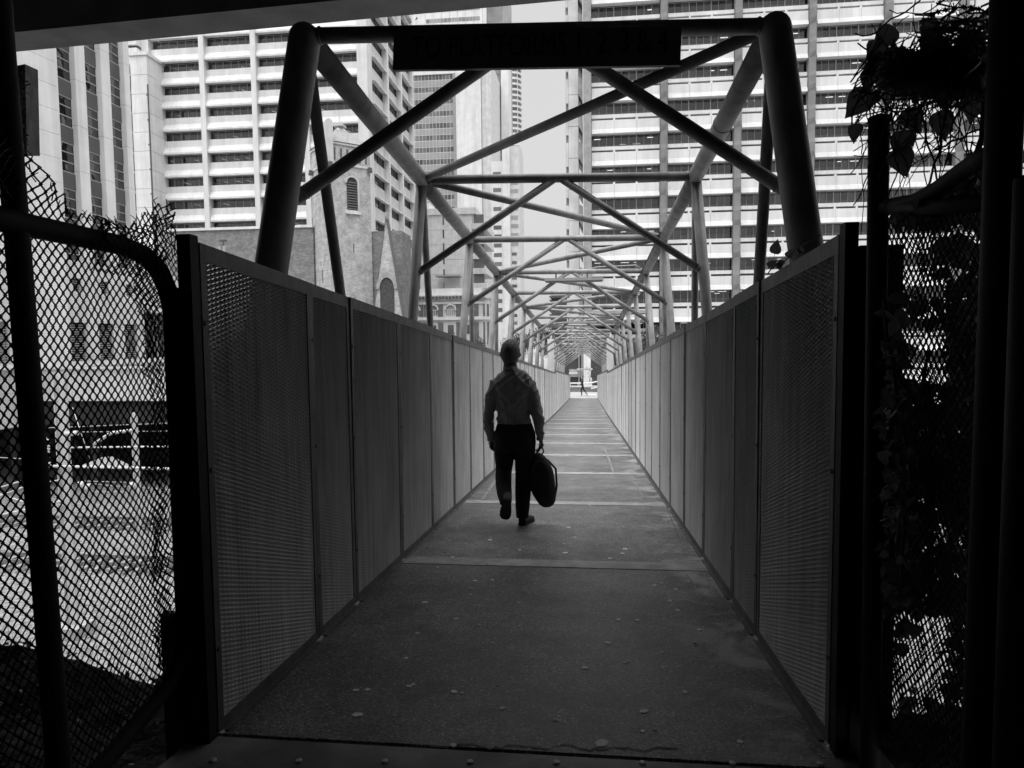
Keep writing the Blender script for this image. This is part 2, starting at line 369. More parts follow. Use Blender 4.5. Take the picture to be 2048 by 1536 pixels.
# gum spots
gum_m = mat('gum', .88, .6, .15, 60)
gum = [(1203,1487,22),(907,1491,11),(1170,1336,11),(908,1384,11),(925,1387,7),(1288,1423,13),(1285,1463,9),(1370,1385,9),(1215,1286,11),(1005,1417,9),(817,1373,9),(826,1370,8),(812,1317,8),(735,1380,10),(712,1381,10),(715,1430,16),
       (912,1238,8),(959,1250,6),(835,1267,7),(877,1233,5),(850,1205,10),(941,1189,5),(986,1286,6),(960,1211,4),(1037,1206,6),(1038,1253,5),(1275,1241,7),(1355,1221,8),(1340,1202,6),(1236,1240,8),(1400,1260,8),(1325,1305,6),(1110,1440,7),(1112,1441,7),
       (1130,1106,8),(980,1080,7),(1128,1088,4),(1245,1107,6),(1250,1098,8),(1220,1117,6),(1137,1055,6),(1325,1335,5),(1250,1326,6),(1258,1323,6),(942,1177,5),(1310,1171,7),(1323,1166,5),(1351,1179,6),(1480,1484,10),(1100,1340,4),(1040,1100,4),(905,1115,6),(1180,1010,5),(1150,1075,5),(875,1135,4),(950,1162,8),(985,1160,6)]
for (px, py, rp) in gum:
    p = onDeck(px, py); rr = rp / 2 * p.y / FPX * 1.3; mb = MB(); pts = []
    ph = random.random() * 6
    for i in range(12):
        a = i * math.pi / 6; q = rr * (1 + .13 * math.sin(2 * a + ph) + .08 * math.sin(5 * a + ph * 2)); pts.append((p.x + q * math.cos(a), p.y + q * math.sin(a)))
    mb.poly([(x, y_, dz(y_) + .003) for x, y_ in pts])
    for i in range(12):
        (x1, y1), (x2, y2) = pts[i], pts[(i + 1) % 12]; cx_, cy_ = p.x, p.y
        e = 1.08; mb.quad((x1, y1, dz(y1) + .003), (cx_ + (x1 - cx_) * e, cy_ + (y1 - cy_) * e, dz(y1) + .0003), (cx_ + (x2 - cx_) * e, cy_ + (y2 - cy_) * e, dz(y2) + .0003), (x2, y2, dz(y2) + .003))
    build('gum_spot', mb, gum_m, deck)
# ================================================================== side fences of expanded metal
def fence_strands(y0, y1, z0, z1):
    mb = MB(); a = .0185; kn = .010; q = .0088; A = q / 2; hw = .0051; d = .0080
    nx = int((y1 - y0) / (a + kn)); st = (y1 - y0) / nx; nz = int((z1 - z0) / q)
    fk = kn / (a + kn)
    for r in range(nz):
        zc = z0 + (r + .5) * q; pts = []
        for i in range(nx + 1):
            s = A if (i + r) % 2 == 0 else -A; yc = y0 + i * st
            ya = max(y0, yc - st * fk / 2); yb = min(y1, yc + st * fk / 2)
            pts += [(ya, zc + s), (yb, zc + s)]
        n0 = len(mb.v)
        for (yy, zz) in pts:
            s_ = -SLOPE * (yy - y0)
            mb.v.append(Vector((d, yy, zz - hw + s_))); mb.v.append(Vector((-d, yy, zz + hw + s_)))
        for i in range(len(pts) - 1):
            k_ = n0 + 2 * i; mb.f.append((k_, k_ + 2, k_ + 3, k_ + 1))
    return mb
FH = 1.785
def panel_meshes(w, h):
    fr = MB(); sh = lambda y: -SLOPE * y
    def bar(x0, x1, ya, yb, z0, z1): fr.hexa([(x0, ya, z0 + sh(ya)), (x1, ya, z0 + sh(ya)), (x0, yb, z0 + sh(yb)), (x1, yb, z0 + sh(yb)), (x0, ya, z1 + sh(ya)), (x1, ya, z1 + sh(ya)), (x0, yb, z1 + sh(yb)), (x1, yb, z1 + sh(yb))])
    bar(.004, .010, .004, w - .004, h - .062, h)           # top angle, face
    bar(-.045, .004, .004, w - .004, h - .006, h)          # top angle, flange
    bar(.004, .010, .004, .040, .012, h - .0625)           # stiles
    bar(.004, .010, w - .040, w - .004, .012, h - .0625)
    bar(-.045, .0035, .004, .010, .012, h - .0065); bar(-.045, .0035, w - .010, w - .004, .012, h - .0065)
    bar(.0105, .030, .041, w - .041, .0, .006)            # bottom flange on the deck
    bar(.0045, .010, .0405, w - .0405, .0065, .052)
    for z in (.32, .98, h - .28):
        fr.tube([(.010, .020, z + sh(.02)), (.016, .020, z + sh(.02))], .009, 6); 
    ms = fence_strands(.012, w - .012, .045, h - .05)
    return fr.mesh('panel_frame'), ms.mesh('expanded_mesh')
PM = {}
def fence(name, label, X, side, joints, Ycut):
    root = thing(name, label, 'fence', (X, joints[0], dz(joints[0])))
    for a, b_ in zip(joints, joints[1:]):
        w = round(b_ - a, 3); hh = FH + (.10 if a > Ycut else 0.0)
        key = (w, hh)
        if key not in PM: PM[key] = panel_meshes(w, hh)
        fr = bpy.data.objects.new('panel_frame', PM[key][0]); me = bpy.data.objects.new('expanded_mesh', PM[key][1])
        for o, m_ in ((fr, steel_f), (me, meshm)):
            if not o.data.materials: o.data.materials.append(m_)
            COL.objects.link(o)
        fr.parent = root; fr.location = Vector((X, a, dz(a))) - wloc(root); fr.scale = (side, 1, 1); fr.rotation_euler = (0, random.gauss(0, .0022), random.gauss(0, .0016))
        me.parent = fr; me['kind'] = 'stuff'
    return root
JL = [2.245, 3.185, 3.735]; 
while JL[-1] < DECK_END - 1: JL.append(round(JL[-1] + .985, 3))
JR = [2.395, 3.42, 3.99]
while JR[-1] < DECK_END - 1: JR.append(round(JR[-1] + .985, 3))
fence('mesh_fence', 'expanded metal panel fence along the left edge of the ramp', XL, 1, JL, 28.5)
fence('mesh_fence', 'expanded metal panel fence along the right edge of the ramp', XR, -1, JR, 28.5)
# end posts
def endpost(X0, X1, Y, z1, label):
    build_ = MB().box(X0, X1, Y - .05, Y, dz(Y) - .1, dz(Y) + z1); o = build('fence_post', build_, black_steel, loc=(X0, Y, dz(Y))); tag(o, label, 'post')
endpost(XL - .040, XL + .008, 2.24, FH + .02, 'dark square end post where the left mesh fence begins')
endpost(XR - .008, XR + .034, 2.39, FH + .03, 'dark square end post where the right mesh fence begins')
tag(build('closing_plate', MB().box(XL - .16, XL - .042, 2.19, 2.225, -.9, .33), black_steel, loc=(XL - .1, 2.2, -.2)), 'low black plate closing the gap between left gate frame and mesh fence end', 'plate')
build_ = MB().box(XR + .036, XR + .17, 2.33, 2.37, -.7, 1.585)
tag(build('closing_plate', build_, black_steel, loc=(XR + .1, 2.36, -.2)), 'wide black steel plate between right mesh fence and capped pipe post', 'plate')

# ================================================================== tubular truss over the walkway
TX0, TX1 = -1.75, 1.15; TC = (TX0 + TX1) / 2; TH = 3.48; BAY = 3.0; TY0 = 4.25; LEAN = .088; NB = 8
truss = thing('footbridge_truss', 'grey tubular steel truss framing the whole footbridge', 'truss', (TC, TY0, dz(TY0)))
def top_pt(s, k, sec=0):
    y = TY0 + BAY * k + (-.05, .17)[s]; x = (TX0, TX1)[s]
    if sec: x = TC + (x - TC) * .93 + .03
    return Vector((x, y, dz(y) + TH + (.10 if sec else 0)))
def post_pt(s, k, z, sec=0):
    p = top_pt(s, k, sec); sg = (-1, 1)[s]; d = p.z - (dz(p.y) + z); return Vector((p.x + sg * LEAN * d, p.y, p.z - d))
def tb(name, pts, r, n_=14): return build(name, MB().tube(pts, r, n_), steel, truss, loc=pts[0], smooth=True)
def frame_parts(k, sec, last=False):
    T = [top_pt(s, k, sec) for s in (0, 1)]
    for s in (0, 1):
        if k > 0 or sec: tb('post', [T[s], post_pt(s, k, -.3, sec)], .057)
        if not last:
            nx = top_pt(s, k + 1, sec); tb('top_chord', [T[s], nx], .080, 20)
            e = post_pt(s, k, -.3, sec) ; ee = Vector((e.x, T[s].y + 2.15, dz(T[s].y + 2.15) - .3)); tb('side_diagonal', [T[s], ee], .040)
            bq = post_pt(s, k, -.3, sec); bn = post_pt(s, k + 1, -.3, sec); tb('bottom_chord', [bq, bn], .07, 10)
    tb('cross_beam', [T[0], T[1]], .048, 16)
    mid = (T[0] + T[1]) / 2
    for s in (0, 1): tb('chevron_brace', [mid + Vector(((-.05, .05)[s], 0, -.02)), post_pt(s, k, 2.48, sec)], .038 if k > 0 else .043, 14)
    if k < 5:
        for s in (0, 1):
            cpt = post_pt(s, k, 2.48, sec); dd = (mid - cpt).normalized(); q0 = cpt + dd * .055; build('weld_ring', MB().tube([q0, q0 + dd * .012, q0 + dd * .022], [.040, .048, .040], 14), steel, truss, loc=q0, smooth=True)
            cb = T[s] + (T[1 - s] - T[s]).normalized() * .085; db = (T[1 - s] - T[s]).normalized(); build('weld_ring', MB().tube([cb, cb + db * .010, cb + db * .02], [.050, .057, .050], 14), steel, truss, loc=cb, smooth=True)
            if not last:
                tc_ = T[s] + (top_pt(s, k + 1, sec) - T[s]).normalized() * 1.55; dc_ = (top_pt(s, k + 1, sec) - T[s]).normalized(); build('splice_ring', MB().tube([tc_, tc_ + dc_ * .006, tc_ + dc_ * .014, tc_ + dc_ * .02], [.081, .085, .085, .081], 18), steel, truss, loc=tc_, smooth=True)
    if not last:
        a, b_ = ((1, 0) if k % 2 == 0 else (0, 1)); tb('plan_brace', [top_pt(a, k, sec), top_pt(b_, k + 1, sec)], .042)
for k in range(NB): frame_parts(k, 0, last=(k == NB - 1 + 1))
frame_parts(NB, 0, last=True)
for k in range(9, 17): frame_parts(k, 1, last=(k == 16))
# raked portal posts with domed heads
for s in (0, 1):
    sg = (-1, 1)[s]; T = top_pt(s, 0); bot = Vector((T.x + sg * LEAN * 3.6, T.y - .75, dz(T.y) - .2))
    dirv = (T - bot).normalized(); r = .098
    pts = [bot, T - dirv * .02]; rr = [r, r]
    for i in range(1, 7): a = i * math.pi / 12; pts.append(T - dirv * .02 + dirv * r * math.sin(a)); rr.append(max(.002, r * math.cos(a)))
    build('portal_post', MB().tube(pts, rr, 28), steel, truss, loc=bot, smooth=True)
    for (yy) in (KNEE,):
        X = (-1.53, .98)[s]
        build('pylon', MB().box(X - .13, X + .13, yy - .2, yy + .2, CUT_Z, dz(yy) + TH - .25), conc_w, truss, loc=(X, yy, dz(yy)))
# light fittings slung under every other beam and the cable run on the right chord
for k in (3, 6, 9, 12):
    y = TY0 + BAY * k - .08 if k else 0; z = dz(y) + TH - .15; sec = 1 if k >= 9 else 0
    f_ = build('light_fitting', MB().box(TC - .50, TC + .62, y - .11, y + .11, z - .055, z).box(TC - .48, TC + .60, y - .09, y + .09, z - .075, z - .0555), mat('fitting', .32, .5), truss, loc=(TC, y, z))
    build('bracket', MB().box(TC - .3, TC - .27, y - .02, y + .02, z + .001, z + .12).box(TC + .3, TC + .33, y - .02, y + .02, z + .001, z + .12), mull_d, f_)
cp = []
for k in range(2, 9):
    T = top_pt(1, k); cp += [T + Vector((-.086, -.4, -.005 + .4 * SLOPE)), T + Vector((-.094, 0, .0)), T + Vector((-.086, .4, -.005 - .4 * SLOPE))]
build('conduit', MB().tube(cp, .009, 6), mull_d, truss, smooth=True)
T3 = top_pt(1, 3)
build('cable', MB().tube([T3 + Vector((-1.2, -.05, .03)), T3 + Vector((-.95, -.05, .09)), T3 + Vector((-.5, -.05, .10)), T3 + Vector((-.2, -.05, .11)), T3 + Vector((-.1, -.03, .05))], .012, 6), mull, truss, smooth=True)

# sign on the portal beam
font_m = mat('sign_letters', .015, .6)
y = 4.155
sgn = thing('platform_sign', 'dark hanging sign with lettering on the first cross beam', 'sign', at(1073, 95, y))
pA, pB, pC, pD = at(788, 62, y), at(785, 140, y), at(1361, 130, y), at(1363, 52, y)
fr = Vector((0, .03, 0))
build('board', MB().hexa([pB, pC, pB + fr, pC + fr, pA, pD, pA + fr, pD + fr]), mat('sign_board', .14, .5, .15, 3), sgn)
cu = bpy.data.curves.new('lettering', 'FONT'); cu.body = 'TO PLATFORMS 1, 2, 3 & 4'; cu.size = .185; cu.extrude = .002; cu.align_x = 'LEFT'
ob = bpy.data.objects.new('lettering', cu); COL.objects.link(ob); cu.materials.append(font_m)
bpy.context.view_layer.update()
ang = math.atan2((pD - pA).z, (pD - pA).x); pl = at(822, 116, y - .004)
wtxt = max(.1, ob.dimensions.x); ob.parent = sgn; ob.location = pl - wloc(sgn); ob.rotation_euler = (R_(90), -ang * .7, 0)
sc_ = (at(1335, 110, y).x - pl.x) / wtxt; ob.scale = (sc_, 1, 1)
bpy.context.view_layer.update(); ml = bpy.data.meshes.new_from_object(ob.evaluated_get(bpy.context.evaluated_depsgraph_get())); lo = bpy.data.objects.new('lettering_text', ml)
if not ml.materials: ml.materials.append(font_m)
lo.parent = sgn; lo.location = ob.location; lo.rotation_euler = ob.rotation_euler; lo.scale = ob.scale; bpy.data.objects.remove(ob); lo.name = 'lettering'; lo['kind'] = 'stuff'; COL.objects.link(lo)
for q in (.12, .5, .88):
    p = pA.lerp(pD, q); build('hanger', MB().box(p.x - .012, p.x + .012, y + .03, y + .055, p.z - .06, p.z + .005), black_steel, sgn)

# ================================================================== overpass
over = thing('overpass', 'dark concrete road overpass above the photographer with paler edge beam', 'overpass', (0, 0, 4.5))
def oy(x, off=0): return 6.61 - .055 * x + off
def skew(x0, x1, o0, o1, z0, z1):
    return [(x0, oy(x0, o0), z0), (x1, oy(x1, o0), z0), (x0, oy(x0, o1), z0), (x1, oy(x1, o1), z0), (x0, oy(x0, o0), z1), (x1, oy(x1, o0), z1), (x0, oy(x0, o1), z1), (x1, oy(x1, o1), z1)]
build('edge_beam', MB().hexa(skew(-26, 26, -.40, 0, 4.5, 6.2)), conc_d, over)
build('parapet', MB().hexa(skew(-26, 26, -.30, -.02, 6.203, 7.2)), conc_d, over)  # unseen upstand added on the beam to shade the first truss frames
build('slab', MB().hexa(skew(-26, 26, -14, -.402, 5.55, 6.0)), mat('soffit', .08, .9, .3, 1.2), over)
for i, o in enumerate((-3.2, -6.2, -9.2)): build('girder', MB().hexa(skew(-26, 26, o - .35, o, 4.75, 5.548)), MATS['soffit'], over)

# ================================================================== left folded gate and torn chain link
def chain(P0, P1, z0, z1, cw, ch, r, warp, off=Vector((0, 0, 0)), keep=None, k=4, drop=0.0):
    """chain link: zigzag wires running up, each hooked into its neighbour"""
    mb = MB(); P0 = Vector(P0); P1 = Vector(P1); L = (P1 - P0).length; t = (P1 - P0).normalized(); nrm = Vector((t.y, -t.x, 0))
    nw = int(L / cw * 2 / 2); nv = int((z1 - z0) / (ch / 2))
    for w in range(nw):
        cx_ = (w + .5) * cw; pts = []
        for j in range(nv + 1):
            s = 1 if (j + w) % 2 else -1; z = z0 + j * ch / 2
            for (dzz, ext, dep) in ((-.16, .43, .0), (0, .60, s * .0028), (.16, .43, 0)):
                u = cx_ + s * ext * cw; zz = z + dzz * ch * .45
                q = P0 + t * u + Vector((0, 0, zz)) + nrm * dep
                q = warp(q, u, zz)
                if q is not None and (keep is None or keep(u, zz)): pts.append(q + off)
                else:
                    if len(pts) > 2: mb.tube(pts, r, k, cap=False)
                    pts = []
        if len(pts) > 2: mb.tube(pts, r, k, cap=False)
    return mb
def nz(x, y, z=0.0): return noise.noise(Vector((x, y, z)))
GXL = -1.445
gate = thing('chain_link_gate', 'folded back chain link gate panel with rounded dark pipe frame on the left', 'gate', (GXL, 1.9, -.2))
c1, c2 = 1.60, .10
fr_pts = [(GXL, 1.02, c1), (GXL, 1.6, c1), (GXL, 1.98, c1 - .002), (GXL + .005, 2.09, c1 - .020), (GXL + .01, 2.155, c1 - .062), (GXL + .02, 2.185, c1 - .13), (GXL + .03, 2.19, c1 - .2), (GXL + .03, 2.19, 1.0), (GXL + .03, 2.19, .32), (GXL + .02, 2.175, .20), (GXL, 2.12, .12), (GXL, 2.02, c2 - .01), (GXL, 1.8, c2 - .06), (GXL, 1.1, c2 - .1)]
build('pipe_frame', MB().tube(fr_pts, .031, 16), black_steel, gate, smooth=True)
build('stile', MB().tube([(GXL + .055, 2.212, -.5), (GXL + .055, 2.212, c1 - .12)], .036, 14), black_steel, gate, smooth=True)
def warpL(q, u, z): return q + Vector((.012 * nz(u * 5, z * 4), .006 * nz(u * 9, z * 7, 4), .008 * nz(u * 6, z * 5, 9)))
build('chain_link', chain((GXL, 1.05, 0), (GXL, 2.17, 0), -.25, c1 + .005, .0150, .0350, .0026, warpL, keep=lambda u, z: z > .045 - .05 * (1.0 - u) and (u < .93 or z > .05 + (u - .93) * .45)), wire_m, gate, kind='stuff')
# second, slack layer near the hinge side
def warpL2(q, u, z): return q + Vector((.03 + .03 * nz(u * 7, z * 5, 7), .03 * nz(u * 8, z * 6, 2), .03 * nz(u * 4, z * 9, 3)))
def keepL2(u, z): return u > .0 + .05 * nz(z * 6, 2, 2) 
build('chain_link', chain((GXL, 2.02, 0), (GXL, 2.17, 0), .2, c1 - .02, .014, .034, .0022, warpL2, keep=keepL2), wire_m, gate, kind='stuff')
# torn top edge standing above the rail
def keepT(u, z):
    y_ = 1.3 + u
    top = 1.655 + .20 * math.exp(-((y_ - 1.60) / .085) ** 2) * (1 if y_ > 1.5 else 1) + .03 * nz(y_ * 14, 3)
    if y_ < 1.62: top = 1.80 - .1 * (y_ - 1.5)
    elif y_ < 2.02: top = 1.80 - (y_ - 1.62) * .45 if y_ < 1.9 else 1.665
    if y_ < 1.9: top = max(1.665, 1.83 - (y_ - 1.58) * .85)
    if y_ > 2.02: top = 1.665 + (y_ - 2.02) * .62 + .02 * nz(y_ * 40, 1)
    return z < top
def warpT(q, u, z): a = min(1, max(0, (z - 1.6) / .12)); return q + Vector((.05 * a * nz(u * 9, z * 9, 1), .05 * a * nz(u * 10, z * 8, 5), .03 * a * nz(u * 11, z * 11, 8)))
build('torn_edge', chain((GXL, 1.3, 0), (GXL, 2.235, 0), 1.58, 1.95, .015, .034, .0025, warpT, keep=keepT), wire_m, gate, kind='stuff')
def warpT2(q, u, z): a = min(1, max(0, (z - 1.55) / .08)); return q + Vector((.02 + .05 * a * nz(u * 13, z * 12, 21), .06 * a * nz(u * 12, z * 9, 25), .04 * a * nz(u * 15, z * 11, 28)))
build('torn_edge', chain((GXL + .02, 1.80, 0), (GXL + .02, 2.235, 0), 1.50, 1.90, .014, .030, .0019, warpT2, keep=lambda u, z: z < (1.665 if u < .22 else 1.665 + (u - .22) * .55)), wire_m, gate, kind='stuff')
tw = MB()
for i in range(60):                      # cut wire ends, twisted in pairs along the torn edge
    y_ = 1.55 + i * .0115; zt = 1.665
    while keepT(y_ - 1.3, zt + .004) and zt < 1.9: zt += .004
    if i % 2 == 0 and zt < 1.79:
        b0 = Vector((GXL + random.uniform(-.02, .02), y_, zt - .012)); tw.tube([b0, b0 + Vector((random.uniform(-.01, .01), random.uniform(-.008, .008), .014)), b0 + Vector((random.uniform(-.012, .012), random.uniform(-.012, .012), .026))], [.0020, .0018, .0010], 5)
build('wire_end', tw, wire_m, gate, kind='stuff')
# left leaning post
pa, pb = at(2, 60, 1.62), at(120, 1560, 1.56); d_ = (pb - pa); pts = [pa - d_ * .15, pa, pb, pb + d_ * .15]
tag(build('fence_post', MB().tube(pts, .0285, 16), black_steel, loc=pb, smooth=True), 'tall leaning dark pipe post nearest the camera on the left', 'post')
# mossy block on that post
q = at(48, 220, 1.74)
blk = thing('concrete_block', 'weathered concrete block with a mossy torn face on the left post', 'block', q)
b0 = at(26, 305, 1.74); b1 = at(82, 130, 1.74)
k_ = lambda x, y, Y: at(x, y, Y)
build('block', MB().hexa([k_(20, 312, 1.70), k_(54, 312, 1.72), k_(30, 312, 1.84), k_(80, 312, 1.86), k_(20, 134, 1.70), k_(50, 128, 1.72), k_(28, 136, 1.84), k_(76, 140, 1.86)]), mat('block_concrete', .30, .9, .3, 20, .4, 60, dist=.004), blk)
mb = MB()
random.seed(11)
for i in range(420):
    u = random.betavariate(1.2, 1.6); v = random.random(); edge = .62 + .12 * math.sin(v * 9) 
    p = at(20 + u * 40 * (edge + .2), 140 + v * 168, 1.69 - random.random() * .01); s = random.uniform(.002, .006)
    e = Euler((random.random() * 3, random.random() * 3, random.random() * 3)).to_matrix()
    mb.quad(*[p + e @ Vector(c_) * s for c_ in ((-.4, -1.6, 0), (.4, -1.6, 0), (.3, 1.6, .2), (-.3, 1.6, .2))])
build('moss', mb, leaf_d, blk, kind='stuff')

# ================================================================== right gate side: posts, rails, wire, creeper
GXR = .935
pa, pb = at(2018, 0, 1.62), at(1958, 1536, 1.62); d_ = pb - pa
tag(build('fence_post', MB().tube([pa - d_ * .2, pb + d_ * .2], .036, 18), black_steel, loc=pb, smooth=True), 'thick near vertical black pipe post close to the right edge of the view', 'post')
pa, pb = at(2066, 380, 1.50), at(2022, 1536, 1.50); d_ = pb - pa
tag(build('fence_post', MB().tube([pa - d_ * .02, pb + d_ * .2], .034, 18), black_steel, loc=pb, smooth=True), 'shorter black pipe post at the extreme right edge of the view', 'post')
pa, pb = at(1758, 243, 2.22), at(1743, 1500, 2.22)
cp_ = thing('capped_post', 'round black pipe post with a flat cap beside the right fence end', 'post', pb)
build('pipe', MB().tube([pb + Vector((0, 0, -.4)), pa], .030, 18), black_steel, cp_, smooth=True)
build('cap', MB().tube([pa, pa + Vector((0, 0, .012)), pa + Vector((0, 0, .016))], [.032, .032, .024], 18), black_steel, cp_, smooth=True)
gr = thing('chain_link_gate', 'overgrown chain link gate panel between black posts on the right', 'gate', (GXR, 1.9, -.2))
zt = at(1860, 412, 1.95).z
rp = [at(1770, 415, 2.2), at(1830, 405, 2.05), at(1880, 378, 1.92), at(1925, 345, 1.82), at(1965, 318, 1.72), at(2010, 300, 1.62)]
build('pipe_frame', MB().tube(rp, .025, 14), black_steel, gr, smooth=True)
build('rail', MB().tube([at(1765, 418, 2.23), at(1860, 415, 1.93), at(1990, 405, 1.65)], .020, 14), black_steel, gr, smooth=True)
def warpR(q, u, z): return q + Vector((.016 * nz(u * 5, z * 4, 3), .012 * nz(u * 6, z * 5, 14), .01 * nz(u * 6, z * 5, 19)))
def warpR2(q, u, z): return q + Vector((.02 + .02 * nz(u * 4, z * 3, 31), .02 * nz(u * 5, z * 4, 34), .012 * nz(u * 6, z * 5, 39)))
build('chain_link', chain((GXR, 1.36, 0), (GXR, 2.26, 0), .05, 1.66, .0150, .0350, .0023, warpR), wire_m, gr, kind='stuff')
build('chain_link', chain((GXR + .01, 1.72, 0), (GXR + .01, 2.26, 0), .05, 1.66, .0145, .033, .0016, warpR2), wire_m, gr, kind='stuff')
def warpR3(q, u, z): a = 1; return q + Vector((.03 * nz(u * 9, z * 9, 1), .05 * nz(u * 10, z * 8, 5), .03 * nz(u * 11, z * 11, 8)))
build('torn_edge', chain((GXR, 1.6, 0), (GXR, 2.1, 0), 1.62, 1.86, .015, .033, .0018, warpR3, keep=lambda u, z: z < 1.82 - u * .42), wire_m, gr, kind='stuff')
# razor wire
rz = thing('razor_wire', 'sagging strand of razor wire in front of the office block at upper right', 'wire', at(1900, 30, 1.9))
pp = [(1862, 30), (1880, 22), (1900, 18), (1925, 14), (1945, 15), (1965, 20), (1985, 30), (2000, 40)]
P = [at(x, y_, 1.9) for x, y_ in pp]; build('strand', MB().tube(P, .002, 6), wire_m, rz, smooth=True)
for i in range(10):
    t = i / 9 * (len(P) - 1.01); a = P[int(t)].lerp(P[int(t) + 1], t % 1); mb = MB()
    for s in (-1, 1):
        for w_ in (-1, 1): mb.poly([a + Vector((-.004 * w_, .001, 0)), a + Vector((.012 * w_, s * .003, .010 * s)), a + Vector((.004 * w_, -.001, 0))])
        mb.poly([a + Vector((-.006, 0, 0)), a + Vector((0, s * .003, s * .010)), a + Vector((.006, 0, 0))])
    build('barb', mb, wire_m, rz)

def heart_leaf(name, seed):
    rn = random.Random(seed); mb = MB(); L = 1.0; prof = [(0, .03), (.02, .26), (.14, .40), (.32, .43), (.5, .36), (.68, .24), (.85, .10), (1.0, 0)]
    left = [Vector((-w, -y_, -.18 * w + .05 * math.sin(y_ * 5) - .15 * y_ * y_)) for y_, w in prof]; right = [Vector((w, -y_, -.18 * w + .05 * math.sin(y_ * 5 + 1) - .15 * y_ * y_)) for y_, w in prof]
    midl = [Vector((0, -y_, .03 - .15 * y_ * y_)) for y_, w in prof]
    for i in range(len(prof) - 1):
        mb.quad(left[i], midl[i], midl[i + 1], left[i + 1]); mb.quad(midl[i], right[i], right[i + 1], midl[i + 1])
    mb.tube([Vector((0, 0, .03)), Vector((0, .3, .12)), Vector((.05, .55, .1))], .018, 4)
    me = mb.mesh(name, smooth=True); me.materials.append(leaf_d); return me
LM = [heart_leaf('leaf', s) for s in range(3)]
def put_leaf(parent, p, size, rot, name='leaf'):
    o = bpy.data.objects.new(name, random.choice(LM)); COL.objects.link(o); o.parent = parent; o.location = Vector(p) - wloc(parent)
    o.scale = (size * random.uniform(.8, 1.1), size, size); o.rotation_euler = rot; return o
crp = thing('creeper', 'leafy climbing creeper draped over the black rails and wire on the right', 'climbing plant', at(1850, 700, 2.1))
random.seed(5)
stems = MB()
for i in range(150):                     # hanging and arching stems
    x0 = random.uniform(1740, 1975); y0 = random.uniform(60, 215); Y = random.uniform(1.85, 2.25)
    if i % 4 == 0: y0 = random.uniform(-20, 120); x0 = random.uniform(1830, 1985)
    pts = []; x, y_ = x0, y0; ang = random.gauss(1.9, .5)
    for s in range(random.randint(8, 16)):
        pts.append(at(x, y_, Y)); x += math.cos(ang) * 17; y_ += math.sin(ang) * 17; ang += random.gauss(0, .22); Y += random.uniform(-.008, .008)
        if x > 1990 or x < 1700 or y_ > 440: break
    if len(pts) > 2: stems.tube(pts, random.uniform(.0010, .0022), 4, cap=False)
for (pl_) in ([(1775, 250), (1790, 300), (1768, 380), (1772, 450), (1765, 520)], [(1752, 210), (1735, 280), (1722, 330), (1728, 400), (1722, 470)], [(1735, 230), (1712, 240), (1705, 265)], [(1745, 150), (1738, 200), (1745, 260)]):
    stems.tube([at(x - 20 * 0, y_, 2.15) for x, y_ in pl_], .0011, 4, cap=False)
for (x0, y0, x1, y1, rr) in ((1985, 150, 1935, 400, .008), (1900, 200, 1850, 395, .003), (1830, 180, 1890, 390, .0025), (1980, 330, 1800, 445, .004), (1975, 250, 1870, 300, .003), (1975, 480, 1890, 640, .006), (1890, 560, 1960, 900, .006), (1760, 600, 1830, 1000, .005), (1850, 700, 1800, 1180, .004)):
    pts = [at(x0 + (x1 - x0) * t / 6 + random.uniform(-8, 8), y0 + (y1 - y0) * t / 6, 2.0) for t in range(7)]; stems.tube(pts, rr, 6)
build('stem', stems, bark, crp, kind='stuff')
# singly visible leaves hanging in the open
for (x, y_, sz, rz_) in ((1762, 107, 58, -.35), (1735, 160, 52, .15), (1738, 205, 62, -.75), (1712, 262, 38, .1), (1808, 285, 62, .1), (1842, 95, 50, 1.2), (1775, 140, 60, -1.0), (1790, 75, 50, -.9), (1930, 90, 60, .3), (1890, 180, 70, .1), (1955, 205, 60, -.1), (1815, 240, 55, .5), (1880, 245, 60, .2), (1935, 100, 55, 1.0), (1795, 320, 60, .35), (1860, 60, 50, .2), (1900, 115, 60, -.2)):
    p = at(x, y_ - sz * .4, 2.1); put_leaf(crp, p, sz * 2.1 / FPX * .95, Euler((R_(90) + random.uniform(-.3, .3), -rz_, random.uniform(-.5, .5)), 'YXZ'))
nl = 17
def dens(x, y_):
    a = 0
    if 1765 < x < 1990 and 100 < y_ < 185: a = .5
    if 1765 < x < 1975 and 470 < y_ < 1220: a = .35 + .8 * nz(x * .012, y_ * .008, 4) + (.42 if y_ > 640 else 0) - (.9 if (1800 < x < 1900 and 640 < y_ < 760) else 0) - (.8 if (x < 1880 and y_ < 590) else 0)
    if 1775 < x < 1990 and 440 - (x - 1770) * .62 < y_ < 445: a = .8
    if 1765 < x < 1975 and 1220 < y_ < 1450: a = .06 + .8 * nz(x * .012, y_ * .008, 9) + (.35 if x > 1900 else 0)
    if x > 1960 and 650 < y_: a = .3
    return a
big = MB()
cand = 0
while cand < 11500:
    cand += 1
    x = random.uniform(1750, 2060); y_ = random.uniform(90, 1470)
    if random.random() > dens(x, y_): continue
    Y = random.choice((random.uniform(1.95, 2.3), random.uniform(2.2, 3.4))) if x < 1960 else random.uniform(1.7, 2.2)
    sz = random.triangular(10, 40, 18) * Y / FPX; p = at(x, y_, Y); rot = Euler((R_(90) + random.gauss(0, .7), random.gauss(0, .8), random.gauss(0, .9)))
    if nl < 290 and sz > .03: put_leaf(crp, p, sz, rot); nl += 1
    else:
        me = LM[cand % 3]; M = rot.to_matrix(); n0 = len(big.v)
        big.v += [p + M @ (v.co * sz) for v in me.vertices]; big.f += [tuple(n0 + i for i in f.vertices) for f in me.polygons]
mm_ = MB()                               # dense thatch of old stems and leaves lying along the top wire
